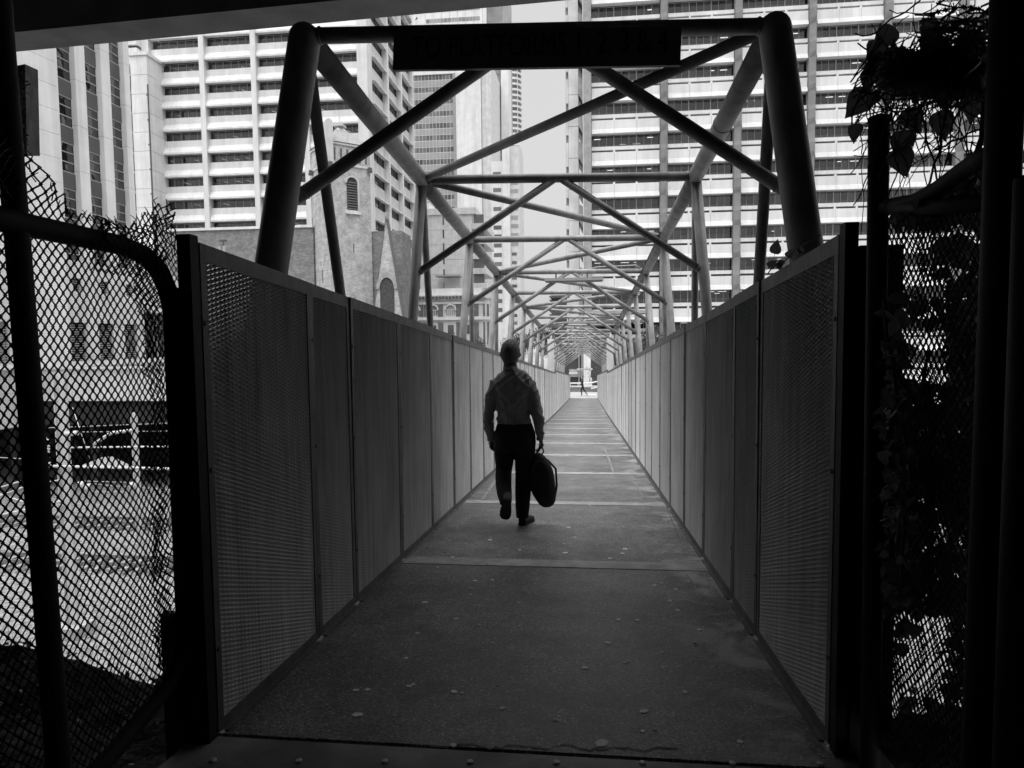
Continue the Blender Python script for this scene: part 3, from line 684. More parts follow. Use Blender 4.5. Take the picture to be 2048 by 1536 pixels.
for i in range(2600):
    x = random.uniform(1770, 1992); y_ = random.gauss(148 + (x - 1880) * .06, 20) if random.random() < .88 else random.gauss(60 + (1980 - x) * .02, 22)
    if y_ < 100 and x < 1845: continue
    p = at(x, y_, random.uniform(1.9, 2.15)); a = random.random() * 6.28; L_ = random.uniform(.01, .035); dd = Vector((math.cos(a), random.uniform(-.5, .5), math.sin(a) * .6)) * L_; s = Vector((0, .002, .0035))
    mm_.quad(p - dd - s, p + dd - s, p + dd + s * 1.5, p - dd + s)
build('leaf_litter', mm_, leaf_d, crp, kind='stuff'); build('foliage', big, leaf_d, crp, kind='stuff')
# sprig leaning over the top of the right mesh fence
spr = thing('creeper_sprig', 'small leafy sprig poking over the top rail of the right mesh fence', 'plant', at(1555, 530, 3.1))
build('stem', MB().tube([at(1535, 548, 3.15), at(1548, 530, 3.12), at(1570, 522, 3.05), at(1590, 500, 2.95), at(1640, 470, 2.7)], .0025, 5), bark, spr)
for (x, y_, sz, rz_) in ((1549, 508, 30, 2.9), (1537, 535, 22, 2.3), (1556, 525, 18, .4), (1566, 520, 16, -.5), (1575, 515, 18, 2.6), (1600, 495, 18, .3), (1590, 500, 16, 1.2)):
    p = at(x, y_, 3.1); put_leaf(spr, p, sz * 3.1 / FPX, Euler((R_(90), -rz_, 0), 'YXZ'))

# litter on the banks and dry leaves on the deck
random.seed(21)
lit = MB(); pale = MB()
def flake(mb, p, s):
    e = Euler((random.gauss(0, .5), random.gauss(0, .5), random.random() * 6.3)).to_matrix()
    mb.quad(*[Vector(p) + e @ Vector(c_) * s for c_ in ((-1, -.15, 0), (-.1, -.45, .1), (1, .1, -.05), (0, .5, .12))])
for i in range(5200):
    x = random.uniform(-5.5, -1.55); y = random.uniform(.6, 3.4); z = zb_l(x, y)
    flake(pale if random.random() < .035 else lit, (x, y, z + .012), random.uniform(.010, .028))
for i in range(1500):
    x = random.uniform(.95, 3); y = random.uniform(.8, 2.6); flake(pale if random.random() < .02 else lit, (x, y, zb_r(x, y) + .012), random.uniform(.010, .028))
for i in range(260):                    # stalks and tufts on the crest
    x = random.uniform(-5, -1.6); y = 3.1 + random.uniform(-.25, .2); z = zb_l(x, y); h_ = random.uniform(.03, .14); a = random.gauss(0, .04)
    lit.quad((x, y, z), (x + .003, y, z), (x + a + .001, y, z + h_), (x + a, y, z + h_))
tag(build('leaf_litter', lit, leaf_d, kind='stuff'), 'dead leaves and twigs covering the dark earth banks', 'litter')
tag(build('pale_litter', pale, mat('pale_leaf', .45, .7, .3, 30), kind='stuff'), 'scattered pale dead leaves glinting on the dark earth banks', 'litter')
dl = [(840, 1257, 11, 1), (995, 1376, 10, 1), (1310, 1465, 12, 0), (640, 1275, 9, 1), (655, 1272, 9, 1), (867, 1125, 6, 1), (975, 1129, 6, 0), (752, 1183, 7, 1), (756, 1187, 6, 1), (1390, 1290, 14, 0), (1492, 1258, 9, 0), (1430, 1161, 4, 1), (852, 1081, 5, 1), (854, 1098, 5, 0), (766, 1151, 4, 1), (1497, 1485, 12, 1), (1103, 1044, 6, 1), (889, 1106, 5, 0), (830, 1183, 5, 0), (855, 1222, 5, 0)]
where = ['curled pale dry leaf lying left of centre on the near deck', 'small dark edged leaf in the middle foreground of the deck', 'flat black leaf beside a gum spot in the foreground', 'pale leaf scrap at the foot of the second left fence post', 'pale leaf scrap just right of the second left fence post', 'tiny pale leaf on the left end of the first pale deck band', 'dark leaf crumb on the first pale deck band', 'pale leaf bit near the upper end of the left seam', 'second pale leaf bit near the upper end of the left seam', 'thin dark twig like leaf right of the deck centre', 'dark leaf at the foot of the right fence', 'white leaf crumb by the right kerb', 'pale leaf crumb by the left kerb beyond the first band', 'dark leaf crumb left of the man beyond the first band', 'pale crumb against the left fence foot', 'pale torn leaf near the lower right corner of the deck', 'pale curled leaf right behind the walking man', 'dark leaf crumb left of the walking man', 'black leaf crumb just before the first deck band', 'small dark leaf crumb halfway up the left seam']
for (px, py, s, pl_), lb in zip(dl, where):
    p = onDeck(px, py); sz = s * p.y / FPX * .6; mb = MB(); a = random.random() * 6; ca, sa = math.cos(a), math.sin(a)
    prof = [(-1, 0, .1), (-.4, .38, .35), (.3, .33, .3), (1, .05, .05), (.3, -.35, .25), (-.4, -.32, .4)]
    pts = [Vector((p.x + (u * ca - w * sa) * sz, p.y + (u * sa + w * ca) * sz, dz(p.y) + .004 + h_ * sz * .6)) for u, w, h_ in prof]; cpt = Vector((p.x, p.y, dz(p.y) + .004))
    for i in range(6): mb.poly([cpt, pts[i], pts[(i + 1) % 6]])
    o = build('dry_leaf', mb, MATS['pale_leaf'] if pl_ else leaf_d, loc=p); tag(o, lb, 'leaf', 'dry leaves on the deck')

# ================================================================== railway gear in the cutting
msteel = mat('mast_white', .5, .6, .12, 2)
def mast(px0, py0, px1, py1, Y, w, label):
    b0 = at(px0, py0, Y); b1 = at(px1, py1, Y); t = thing('catenary_mast', label, 'mast', (b0.x, Y, b0.z))
    mb = MB().box(b0.x - w / 2, b0.x + w / 2, Y - .02, Y + .02, b0.z, b1.z).box(b0.x - w / 2 + .001, b0.x - w / 2 + .03, Y - .14, Y - .021, b0.z, b1.z).box(b0.x + w / 2 - .03, b0.x + w / 2 - .001, Y - .14, Y - .021, b0.z, b1.z)
    build('column', mb, msteel, t); return t, b0, b1
t1_, a0, a1 = mast(150, 1290, 132, 745, 22.6, .46, 'tall pale steel catenary mast standing in the cutting behind the left gate')
build('footing', MB().box(a0.x - .5, a0.x + .5, 22.1, 23.1, CUT_Z - .2, CUT_Z + .45), conc_m, t1_)
def beam(t, pts, r, name='arm', m=None): return build(name, MB().tube(pts, r, 8), m or msteel, t, smooth=True)
Ya = 22.4
beam(t1_, [at(142, 895, Ya), at(350, 893, Ya)], .032); beam(t1_, [at(95, 932, Ya), at(352, 938, Ya)], .05)
beam(t1_, [at(185, 890, Ya), at(222, 866, Ya), at(270, 860, Ya)], .06)
build('gusset', MB().hexa([at(160, 932, Ya), at(270, 935, Ya), at(160, 932, Ya + .06), at(270, 935, Ya + .06), at(205, 914, Ya), at(225, 913, Ya), at(205, 914, Ya + .06), at(225, 913, Ya + .06)]), msteel, t1_)
beam(t1_, [at(145, 815, Ya), at(180, 918, Ya)], .012, 'stay'); beam(t1_, [at(130, 868, Ya), at(155, 866, Ya)], .09, 'clamp')
for (x, y_) in ((160, 971), (175, 975), (264, 972)):
    beam(t1_, [at(x, y_ - 7, Ya), at(x + 1, y_ + 7, Ya)], .11, 'pulley')
beam(t1_, [at(165, 962, Ya), at(262, 965, Ya)], .010, 'wire'); beam(t1_, [at(180, 983, Ya), at(258, 984, Ya)], .010, 'wire'); beam(t1_, [at(180, 967, Ya), at(255, 974, Ya)], .010, 'wire')
for (x, y_) in ((93, 880), (93, 886), (93, 892), (93, 898), (93, 904)): beam(t1_, [at(x - 6, y_, Ya), at(x + 6, y_, Ya)], .035, 'insulator')
beam(t1_, [at(84, 858, Ya), at(93, 878, Ya), at(100, 915, Ya)], .025); beam(t1_, [at(0, 975, Ya), at(60, 957, Ya), at(100, 925, Ya)], .028)
beam(t1_, [at(0, 992, Ya), at(50, 973, Ya), at(120, 960, Ya)], .03); beam(t1_, [at(0, 1030, Ya), at(50, 1020, Ya), at(130, 1000, Ya)], .035); beam(t1_, [at(0, 988, Ya), at(45, 1003, Ya), at(130, 1010, Ya)], .022)
t2_, c0, c1_ = mast(281, 1085, 271, 825, 33.5, .30, 'shorter pale catenary mast farther back in front of the dark tunnel mouth')
ow = thing('overhead_wires', 'thin pale overhead railway wires crossing the tunnel mouth', 'wires', at(240, 930, 33))
for (x0, y0, x1, y1) in ((140, 854, 345, 846), (150, 1007, 370, 1018), (290, 976, 350, 980), (160, 864, 340, 862), (0, 915, 35, 917)):
    a = at(x0, y0, 33); b_ = at(x1, y1, 33); build('wire', MB().tube([a - (b_ - a) * .3, b_ + (b_ - a) * .6], .022, 6), mull, ow)
# parapet and lintel over the tunnel mouth
par = thing('parapet', 'long ribbed pale parapet wall above the tunnel mouth', 'wall', (-25, 46.3, STREET_Z))
zt_, zb_ = at(200, 738, 46.3).z, at(200, 800, 46.3).z
for i in range(70):
    x = -66 + i * .9; build('panel', MB().box(x + .012, x + .888, 46.25, 46.40, zb_ + .2, zt_).box(x + .42, x + .48, 46.20, 46.249, zb_ + .2, zt_), conc_l, par)
build('coping', MB().box(-66, -3, 46.1, 46.5, zt_ + .003, zt_ + .16), conc_w, par); build('edge', MB().box(-66, -3, 46.05, 46.59, zb_ - .05, zb_ + .19), conc_l, par)
build('lintel', MB().box(-66, -3.2, 46.3, 46.59, STREET_Z - 1.2, zb_ - .051), mat('lintel', .030, .9, .2, 1), par)
for i in range(9): x = -60 + i * 7; build('pier', MB().box(x, x + .5, 49, 49.5, CUT_Z, STREET_Z - 1.12), mat('pier_dark', .07, .9), par)

# ================================================================== buildings
def win_parts(count): return count[0] < 290
def room_lights(b, x0, x1, y, z, n_, rnd, axis='x'):
    for i in range(n_):
        if rnd.random() < .55:
            x = x0 + (x1 - x0) * (i + .3 + .3 * rnd.random()) / n_
            yield x
# ---- building B: precast office block with deep flared spandrels (frontal face + right side face)
rb = random.Random(3)
YB = 108.0; FB = 3.74; ZB0 = 20.3 - 3.74 * 6
bxs = [at(x, 300, YB).x for x in (302, 414, 516, 618, 731)]
XBs = at(741, 300, YB).x
B = thing('office_building', 'pale precast office block with deep flared spandrels behind the brick church', 'building', ((bxs[0] + XBs) / 2, YB, STREET_Z))
NFB = 16; zf = [20.65 + FB * (i - 7) for i in range(NFB + 1)]     # spandrel undersides
zf = [47.86 - 3.74 * 14 + FB * i for i in range(NFB + 3)]
ztopB = zf[-1] + 2
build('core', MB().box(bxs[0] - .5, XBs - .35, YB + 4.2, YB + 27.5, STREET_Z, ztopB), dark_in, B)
build('wall', MB().box(bxs[0] - .6, XBs - .6, YB + 27.6, YB + 28.2, STREET_Z, ztopB), conc_w, B)
cw_ = (1.5, .85, .85, .85, 1.7)
for i, x in enumerate(bxs):
    w = cw_[i]; build('column', MB().box(x - w / 2, x + w / 2, YB - .75, YB + 1.0, STREET_Z, ztopB), conc_w, B)
cntp = [0]; restp = MB(); restm = MB()
prof = lambda z: [(YB + .25, z + 2.28), (YB - .05, z + 2.28), (YB - .05, z + 1.25), (YB - .55, z + .30), (YB - .55, z + .0), (YB + .25, z + .0)]
src_s = {}
for i in range(4):
    x0 = bxs[i] + cw_[i] / 2 + .01; x1 = bxs[i + 1] - cw_[i + 1] / 2 - .01
    for f, z in enumerate(zf[:-1]):
        if z < 8: continue
        xm = (x0 + x1) / 2
        for (a, b_) in ((x0, xm - .012), (xm + .012, x1)):
            build('spandrel', MB().extr(prof(z), 'x', a, b_), conc_w, B)
        # flared cheeks where the spandrel meets the columns
        zz = z + 2.30; hh = FB - 2.32
        fo = build('window', MB().box(x0, x1, YB + .55, YB + .63, zz, zz + .06).box(x0, x1, YB + .55, YB + .63, zz + hh - .06, zz + hh), mull, B)
        for q in range(6):
            xa = x0 + (x1 - x0) * q / 6; xb = x0 + (x1 - x0) * (q + 1) / 6
            if q: (restm).box(xa - .035, xa + .035, YB + .53, YB + .60, zz + .061, zz + hh - .061)
            if z > 18 and cntp[0] < 290: build('pane', MB().box(xa + .04, xb - .04, YB + .59, YB + .61, zz + .065, zz + hh - .065), glassD, fo); cntp[0] += 1
            else: restp.box(xa + .04, xb - .04, YB + .59, YB + .61, zz + .065, zz + hh - .065)
            r_ = rb.random()
            if r_ < .42: build('blind', MB().quad((xa + .05, YB + .75, zz + hh * (0 if r_ < .3 else .5)), (xb - .05, YB + .75, zz + hh * (0 if r_ < .3 else .5)), (xb - .05, YB + .75, zz + hh), (xa + .05, YB + .75, zz + hh)), blind, B)
        for x in room_lights(B, x0, x1, 0, z, 4, rb):
            a = Vector((x, YB + 2.3, z + 3.50)); d_ = Vector((.5, 1.3, 0)); s = Vector((.07, 0, 0))
            build('tube_light', MB().quad(a - s, a + s, a + d_ + s, a + d_ - s), lamp_e, B)
        # floor slab and ceiling of the room behind
        build('floor_slab', MB().box(x0 - .3, x1 + .3, YB + .64, YB + 4.19, z + FB - .17, z + FB + .0), MATS['interior_dark'], B)
build('glazing', restp, glassD, B, kind='stuff'); build('mullions', restm, mull, B, kind='stuff')
# side face, seen raking: three bays with hooded windows
ys = [YB - .2, YB + 8.4, YB + 17.0, YB + 25.6]
for i, y in enumerate(ys):
    build('fin', MB().box(XBs - .3 if i else XBs - .9, XBs + .75 if i else XBs + .10, y - .35 if i else y + .95, y + .35 if i else y + 1.6, STREET_Z, ztopB), conc_w, B)
for i in range(3):
    y0, y1 = ys[i] + (.36 if i else 1.61), ys[i + 1] - .36
    for z in zf[:-1]:
        if z < 4: continue
        build('spandrel', MB().box(XBs - .30, XBs - .05, y0, y1, z + .3, z + 2.05), conc_l, B)
        build('hood', MB().extr([(XBs - .3, z + 3.62), (XBs + .62, z + 3.45), (XBs + .62, z + 3.62), (XBs - .3, z + 4.03)], 'y', y0, y1), conc_w, B)
        w = build('window', MB().box(XBs - .31, XBs - .22, y0, y0 + .12, z + 2.06, z + 3.61).box(XBs - .31, XBs - .22, y1 - .12, y1, z + 2.06, z + 3.61).box(XBs - .31, XBs - .24, (y0 + y1) / 2 - .05, (y0 + y1) / 2 + .05, z + 2.06, z + 3.61), mull_d, B)
        build('pane', MB().box(XBs - .37, XBs - .33, y0 + .13, y1 - .13, z + 2.08, z + 3.60), glassD, w)
build('parapet', MB().box(XBs - .3, XBs + .7, YB, YB + 26, ztopB - .5, ztopB + .6), conc_w, B)

# ---- panel tower (slab) left of B
sx0, sx1 = at(268, 300, 104).x, at(301, 300, 104).x
SL = thing('stair_tower', 'blank white panelled stair tower left of the precast office block', 'tower', ((sx0 + sx1) / 2, 104, STREET_Z))
zz = STREET_Z; i = 0
while zz < at(285, 130, 104).z - .1:
    build('panel', MB().box(sx0, sx1, 104, 108.5, zz + .03, zz + 2.97 if zz + 3 < 45 else zz + 2.97), conc_w, SL); zz += 3.0
build('coping', MB().box(sx0 - .3, sx1 + .2, 103.8, 108.6, zz + .01, zz + .5), conc_w, SL)
build('joint_core', MB().box(sx0 + .06, sx1 - .06, 104.06, 108.4, STREET_Z, zz), conc_m, SL)
build('drainpipe', MB().box(sx1 - .02, sx1 + .14, 103.8, 103.99, 8, 43), mull_d, SL)
for k in range(9): build('bracket', MB().box(sx1 - .15, sx1 + .16, 103.7, 103.79, 10 + k * 3.9, 10.2 + k * 3.9), mull_d, SL)
lk = thing('link_building', 'narrow recessed glazed link with dark soffit between the two office blocks', 'building', (at(268, 200, 109).x, 109, STREET_Z))
lx0, lx1 = at(256, 300, 109).x, at(300, 300, 109).x
build('wall', MB().box(lx0, lx1, 109, 110, STREET_Z, 46.6), panel_grey, lk); build('soffit', MB().box(lx0, lx1 + .4, 106, 108.9, 46.8, 47.3), conc_m, lk)
for k in range(13):
    build('band', MB().box(lx0 + .02, lx0 + 2.2, 108.85, 108.99, 4 + k * 3.3, 4.35 + k * 3.3), mull, lk)
build('upper_floor', MB().box(lx0, lx1 + .4, 106, 112, 47.31, 49.8), conc_w, lk); build('upper_window', MB().box(lx0, lx1 + .4, 106.5, 111, 49.81, 50.3), panel_grey, lk); build('roof', MB().box(lx0, lx1 + .4, 106, 112, 50.31, 54), conc_w, lk)

# ---- building A: white pilasters and reflective glass, face parallel to the bridge
XA = -41.5; ra = random.Random(9)
def ya(px, py=300): return atX(px, py, XA).y
A = thing('office_building', 'left office block with white pilasters and wavy reflective glass bays', 'building', (XA - 4, 54, STREET_Z))
zA0 = at(150, 521, 51.5).z; FA = 3.70; zA1 = 36
Ycorner = ya(113); pil = [(Ycorner - .05, ya(123)), (ya(158), ya(178)), (ya(209), ya(227)), (ya(255), ya(266))]
ztopA = 34
def Aface(y0, y1, z0, z1, d=0, t=.3): return MB().box(XA - t + d, XA + d, y0, y1, z0, z1)
for (y0, y1) in pil:
    z = zA0 + .01
    while z < ztopA: build('pilaster_panel', Aface(y0, y1, z + .012, z + FA - .012, .0, .5), conc_w, A); z += FA
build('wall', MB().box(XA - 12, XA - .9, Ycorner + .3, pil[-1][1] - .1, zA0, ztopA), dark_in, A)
bays = [(pil[i][1] + .01, pil[i + 1][0] - .01) for i in range(3)]
zg = zA0
k = 0
zg = at(140, 510, 50.6).z - .6
while zg < ztopA:
    for (y0, y1) in bays:
        pn = build('window', MB().box(XA - .52, XA - .44, y0, y1, zg, zg + .07).box(XA - .52, XA - .44, y0, y1, zg + .80, zg + .87).box(XA - .52, XA - .44, y0, y1, zg + 1.60, zg + 1.66).box(XA - .52, XA - .44, y0, y1, zg + 2.33, zg + 2.40), mull, A)
        for (a, b_) in ((.08, .79), (.88, 1.59), (1.67, 2.32)):
            build('pane', MB().box(XA - .56, XA - .53, y0 + .02, y1 - .02, zg + a, zg + b_), glassR, pn)
        if ra.random() < .75:
            ys_ = y0 + (y1 - y0) * ra.uniform(0, .5); ye = ys_ + (y1 - y0) * ra.uniform(.25, .5); h_ = ra.uniform(.6, 1.6)
            build('blind', MB().quad((XA - .72, ys_, zg + 2.3 - h_), (XA - .72, ye, zg + 2.3 - h_), (XA - .72, ye, zg + 2.3), (XA - .72, ys_, zg + 2.3)), blind, A)
        if ra.random() < .3: build('tube_light', MB().box(XA - .85, XA - .8, y0 + .3, y0 + 1.4, zg + 1.9, zg + 1.95), lamp_e, A)
        build('spandrel', MB().box(XA - .50, XA - .42, y0, y1, zg + 2.41, zg + FA - .01), panel_grey, A)
    zg += FA
# chamfered white wall to the left
p0 = Vector((XA, Ycorner - .06, 0)); p1 = at(20, 300, 46.2); p1 = Vector((p1.x, p1.y, 0)); z = -2.5
dv = (p1 - p0).normalized(); nv_ = Vector((-dv.y, dv.x, 0)) * .4
while z < ztopA:
    a, b_ = p0, p0 + dv * 14; build('wall_panel', MB().hexa([b_ + Vector((0, 0, z)), a + Vector((0, 0, z)), b_ - nv_ * -1 + Vector((0, 0, z)), a + nv_ + Vector((0, 0, z)), b_ + Vector((0, 0, z + 1.83)), a + Vector((0, 0, z + 1.83)), b_ + nv_ + Vector((0, 0, z + 1.83)), a + nv_ + Vector((0, 0, z + 1.83))]), conc_w, A); z += 1.85
# lower podium wall with louvres, drawn as courses of panels round the openings
zpod = zA0 - .02; yend = ya(372, 650)
lou = [(at(145, 645, 51).z, at(145, 722, 51).z), (at(150, 555, 51).z, at(150, 582, 51).z)]
ops = []
for (xa_, xb_) in ((141, 172), (198, 226), (249, 273)): ops.append((ya(xa_, 650), ya(xb_, 650), lou[0][1], lou[0][0]))
for (xa_, xb_) in ((146, 163), (202, 217), (252, 265)): ops.append((ya(xa_, 570), ya(xb_, 570), lou[1][1], lou[1][0]))
ops.append((ya(289, 650), ya(345, 650), at(300, 715, 61).z, at(300, 625, 61).z))
ops.append((ya(-20, 700), ya(20, 700), at(10, 724, 46).z, at(10, 645, 46).z))
zs = sorted(set([-4.6, zpod] + [o[2] for o in ops] + [o[3] for o in ops] + [-4.6 + 1.25 * i for i in range(1, 14) if -4.6 + 1.25 * i < zpod - .3]))
ysb = sorted(set([ya(-120, 650), yend] + [o[0] for o in ops] + [o[1] for o in ops]))
for z0, z1 in zip(zs, zs[1:]):
    run = None
    for y0, y1 in zip(ysb, ysb[1:]):
        ym, zm = (y0 + y1) / 2, (z0 + z1) / 2; hole = any(o[0] < ym < o[1] and o[2] < zm < o[3] for o in ops)
        if not hole: run = [y0, y1] if run is None else [run[0], y1]
        if (hole or y1 == ysb[-1]) and run: build('wall_panel', Aface(run[0], run[1], z0 + .008, z1 - .008, .0, .35), conc_l, A); run = None
build('wall_core', MB().box(XA - 6, XA - .9, ya(-120, 650), yend, -4.6, zpod), dark_in, A)
build('backing', MB().box(XA - .34, XA - .30, ya(-120, 650), yend, -4.6, -4.59), conc_l, A)
for o in ops[:6] + ops[7:]:
    lv = build('louvre', MB().box(XA - .33, XA - .25, o[0], o[0] + .06, o[2], o[3]).box(XA - .33, XA - .25, o[1] - .06, o[1], o[2], o[3]), mull_d, A)
    z = o[2] + .05
    while z < o[3] - .05: build('slat', MB().hexa([(XA - .30, o[0] + .07, z + .09), (XA - .12, o[0] + .07, z), (XA - .30, o[1] - .07, z + .09), (XA - .12, o[1] - .07, z), (XA - .29, o[0] + .07, z + .11), (XA - .11, o[0] + .07, z + .02), (XA - .29, o[1] - .07, z + .11), (XA - .11, o[1] - .07, z + .02)]), conc_m, lv); z += .19
o = ops[6]; w = build('window', MB().box(XA - .3, XA - .2, o[0], o[1], o[3] - .1, o[3]).box(XA - .3, XA - .2, (o[0] + o[1]) / 2 - .05, (o[0] + o[1]) / 2 + .05, o[2], o[3] - .11), mull, A); build('pane', MB().box(XA - .34, XA - .31, o[0], o[1], o[2], o[3]), glassR, w)
build('cornice', MB().box(XA - .2, XA + .3, ya(-120, 650), yend, at(150, 733, 51).z, at(150, 729, 51).z), conc_w, A)

# ---- building G: big office block with horizontal bands
rg = random.Random(4); YG = 76.0; FG = 3.425
G = thing('office_building', 'huge banded office block with projecting spandrels filling the right of the view', 'building', (25, YG, STREET_Z))
gx = [at(1183, 300, YG).x] + [at(x, 300, YG).x for x in (1328, 1475, 1621.5, 1770, 1918, 2066, 2214)]
zG = [34.07 + FG * i for i in range(-11, 5)]
ztG = zG[-1] + 1.0
glassG = glass_mat('glass_office', .7, .02, .03)
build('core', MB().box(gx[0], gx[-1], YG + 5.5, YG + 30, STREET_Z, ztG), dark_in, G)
build('end_wall', MB().box(at(1132, 300, YG + 1).x, at(1158, 300, YG).x - .01, YG + 1.0, YG + 2, STREET_Z, ztG), conc_m, G)
z = STREET_Z
ex0, ex1 = at(1132, 300, YG).x, at(1157, 300, YG).x
while z < ztG:
    build('wall_panel', MB().box(ex0, ex0 + .26, YG + .55, YG + .9, z + .02, z + 2.6), conc_l, G); build('wall_panel', MB().box(ex0 + .28, ex1, YG + .5, YG + .9, z + .02 + .9, z + 3.42 + .88), conc_l, G); z += FG if True else 0
build('end_column', MB().box(at(1167, 300, YG).x, gx[0] - .01, YG - .6, YG + 3, STREET_Z, ztG), conc_m, G)
for z in zG: build('fin', MB().extr([(ex1 + .02, z + 1.1), (ex1 + .45, z + .30), (ex1 + .45, z + 2.6), (ex1 + .02, z + 2.9)], 'y', YG + .2, YG + 5), conc_m, G)
for i, x in enumerate(gx[1:]):            # wavy columns: chamfer swings out at every spandrel foot
    mbL = MB()
    for z in zG:
        w = .62; pr = [(-.42, 0), (.42, 0)]
        segs = [(z - .001, .30), (z + .55, .62), (z + 1.5, .62), (z + 2.0, .40), (z + FG, .30)]
        for (za, da), (zb2, db) in zip(segs, segs[1:]):
            def ring(zz_, d): return [Vector((x - .46, YG + .4, zz_)), Vector((x - .40, YG - d * .6, zz_)), Vector((x + .12, YG - d - .35, zz_)), Vector((x + .38, YG - .1, zz_)), Vector((x + .38, YG + .6, zz_))]
            A_, B_ = ring(za, da), ring(zb2, db)
            for q in range(4): mbL.quad(A_[q], A_[q + 1], B_[q + 1], B_[q])
    build('column', mbL, mat('column_grey', .22, .85, .12, .8), G, loc=(x, YG, STREET_Z))
profG = lambda z: [(YG + .5, z + 1.47), (YG - .05, z + 1.47), (YG - .05, z + .50), (YG - .11, z + .46), (YG - .26, z + .0), (YG + .5, z + .0)]
cnt = 0; rest = MB(); restm = MB(); sprest = MB()
for i in range(len(gx) - 1):
    x0 = gx[i] + (.39 if i else .02); x1 = gx[i + 1] - .47; n3 = 3; wv = (x1 - x0)
    for z in zG:
        big_ = True
        for q in range(3):
            xa, xb = x0 + wv * q / 3, x0 + wv * (q + 1) / 3; build('spandrel', MB().extr(profG(z), 'x', xa + .012, xb - .012), conc_w, G)
        build('ledge', MB().box(x0, x1, YG + .05, YG + .5, z + 1.71, z + 2.09), conc_w, G)
        for q in (1, 2): xx = x0 + wv * q / 3; build('stub', MB().box(xx - .11, xx + .11, YG + .06, YG + .45, z + 1.475, z + 1.705), conc_w, G)
        build('slot', MB().box(x0, x1, YG + .46, YG + .52, z + 1.475, z + 1.705), panel_grey, G)
        zw0, zw1 = z + 2.095, z + FG - .005
        fr_ = build('window', MB().box(x0, x1, YG + .62, YG + .68, zw0, zw0 + .04).box(x0, x1, YG + .62, YG + .68, zw1 - .04, zw1), mull, G)
        lowh = zw0 + .40
        np_ = 9
        for q in range(np_):
            xa, xb = x0 + wv * q / np_, x0 + wv * (q + 1) / np_
            if q: restm.box(xa - (.045 if q % 3 == 0 else .022), xa + (.045 if q % 3 == 0 else .022), YG + .60, YG + .66, zw0 + .041, zw1 - .041)
            if cnt < 295 and 4 < z < 40: build('pane', MB().box(xa + .03, xb - .03, YG + .67, YG + .685, zw0 + .045, zw1 - .045), glassG, fr_); cnt += 1
            else: rest.box(xa + .03, xb - .03, YG + .67, YG + .685, zw0 + .045, zw1 - .045)
            r_ = rg.random()
            if r_ < (.30 if z < 14 else .10): build('blind', MB().quad((xa + .04, YG + .8, zw0 + .05), (xb - .04, YG + .8, zw0 + .05), (xb - .04, YG + .8, zw1), (xa + .04, YG + .8, zw1)), blind, G)
        dh = rg.choice((.38, .42, .5, .62)) if z > 8 else .5
        build('sill_reflection', MB().quad((x0, YG + .9, zw0), (x1, YG + .9, zw0), (x1, YG + .9, zw0 + dh), (x0, YG + .9, zw0 + dh)), mat('sill_reflection_grey', .34, .8, .15, .6), G)  # pale strip painted in for the ledge's reflection in the lower glass
        build('floor_slab', MB().box(x0 - .3, x1 + .3, YG + .69, YG + 5.4, z + .02, z + .35), MATS['interior_dark'], G)
        rw = rg.choice((0, 1, 1, 2))
        for row in range(rw):
            for q in range(5):
                if rg.random() < .4:
                    xa = x0 + wv * (q + .2) / 5; ww = rg.uniform(.5, .95); yy = YG + 1.6 + row * 2.2
                    build('tube_light', MB().box(xa, xa + ww, yy, yy + .12, z + FG - .10 - row * .05, z + FG - .06 - row * .05), lamp_e, G)
build('glazing', rest, glassG, G, kind='stuff'); build('mullions', restm, mull, G, kind='stuff')
build('podium', MB().box(gx[0], gx[-1], YG + .3, YG + 5, STREET_Z, zG[0] - .02), mat('podium_dark', .05, .6, .3, .5), G)

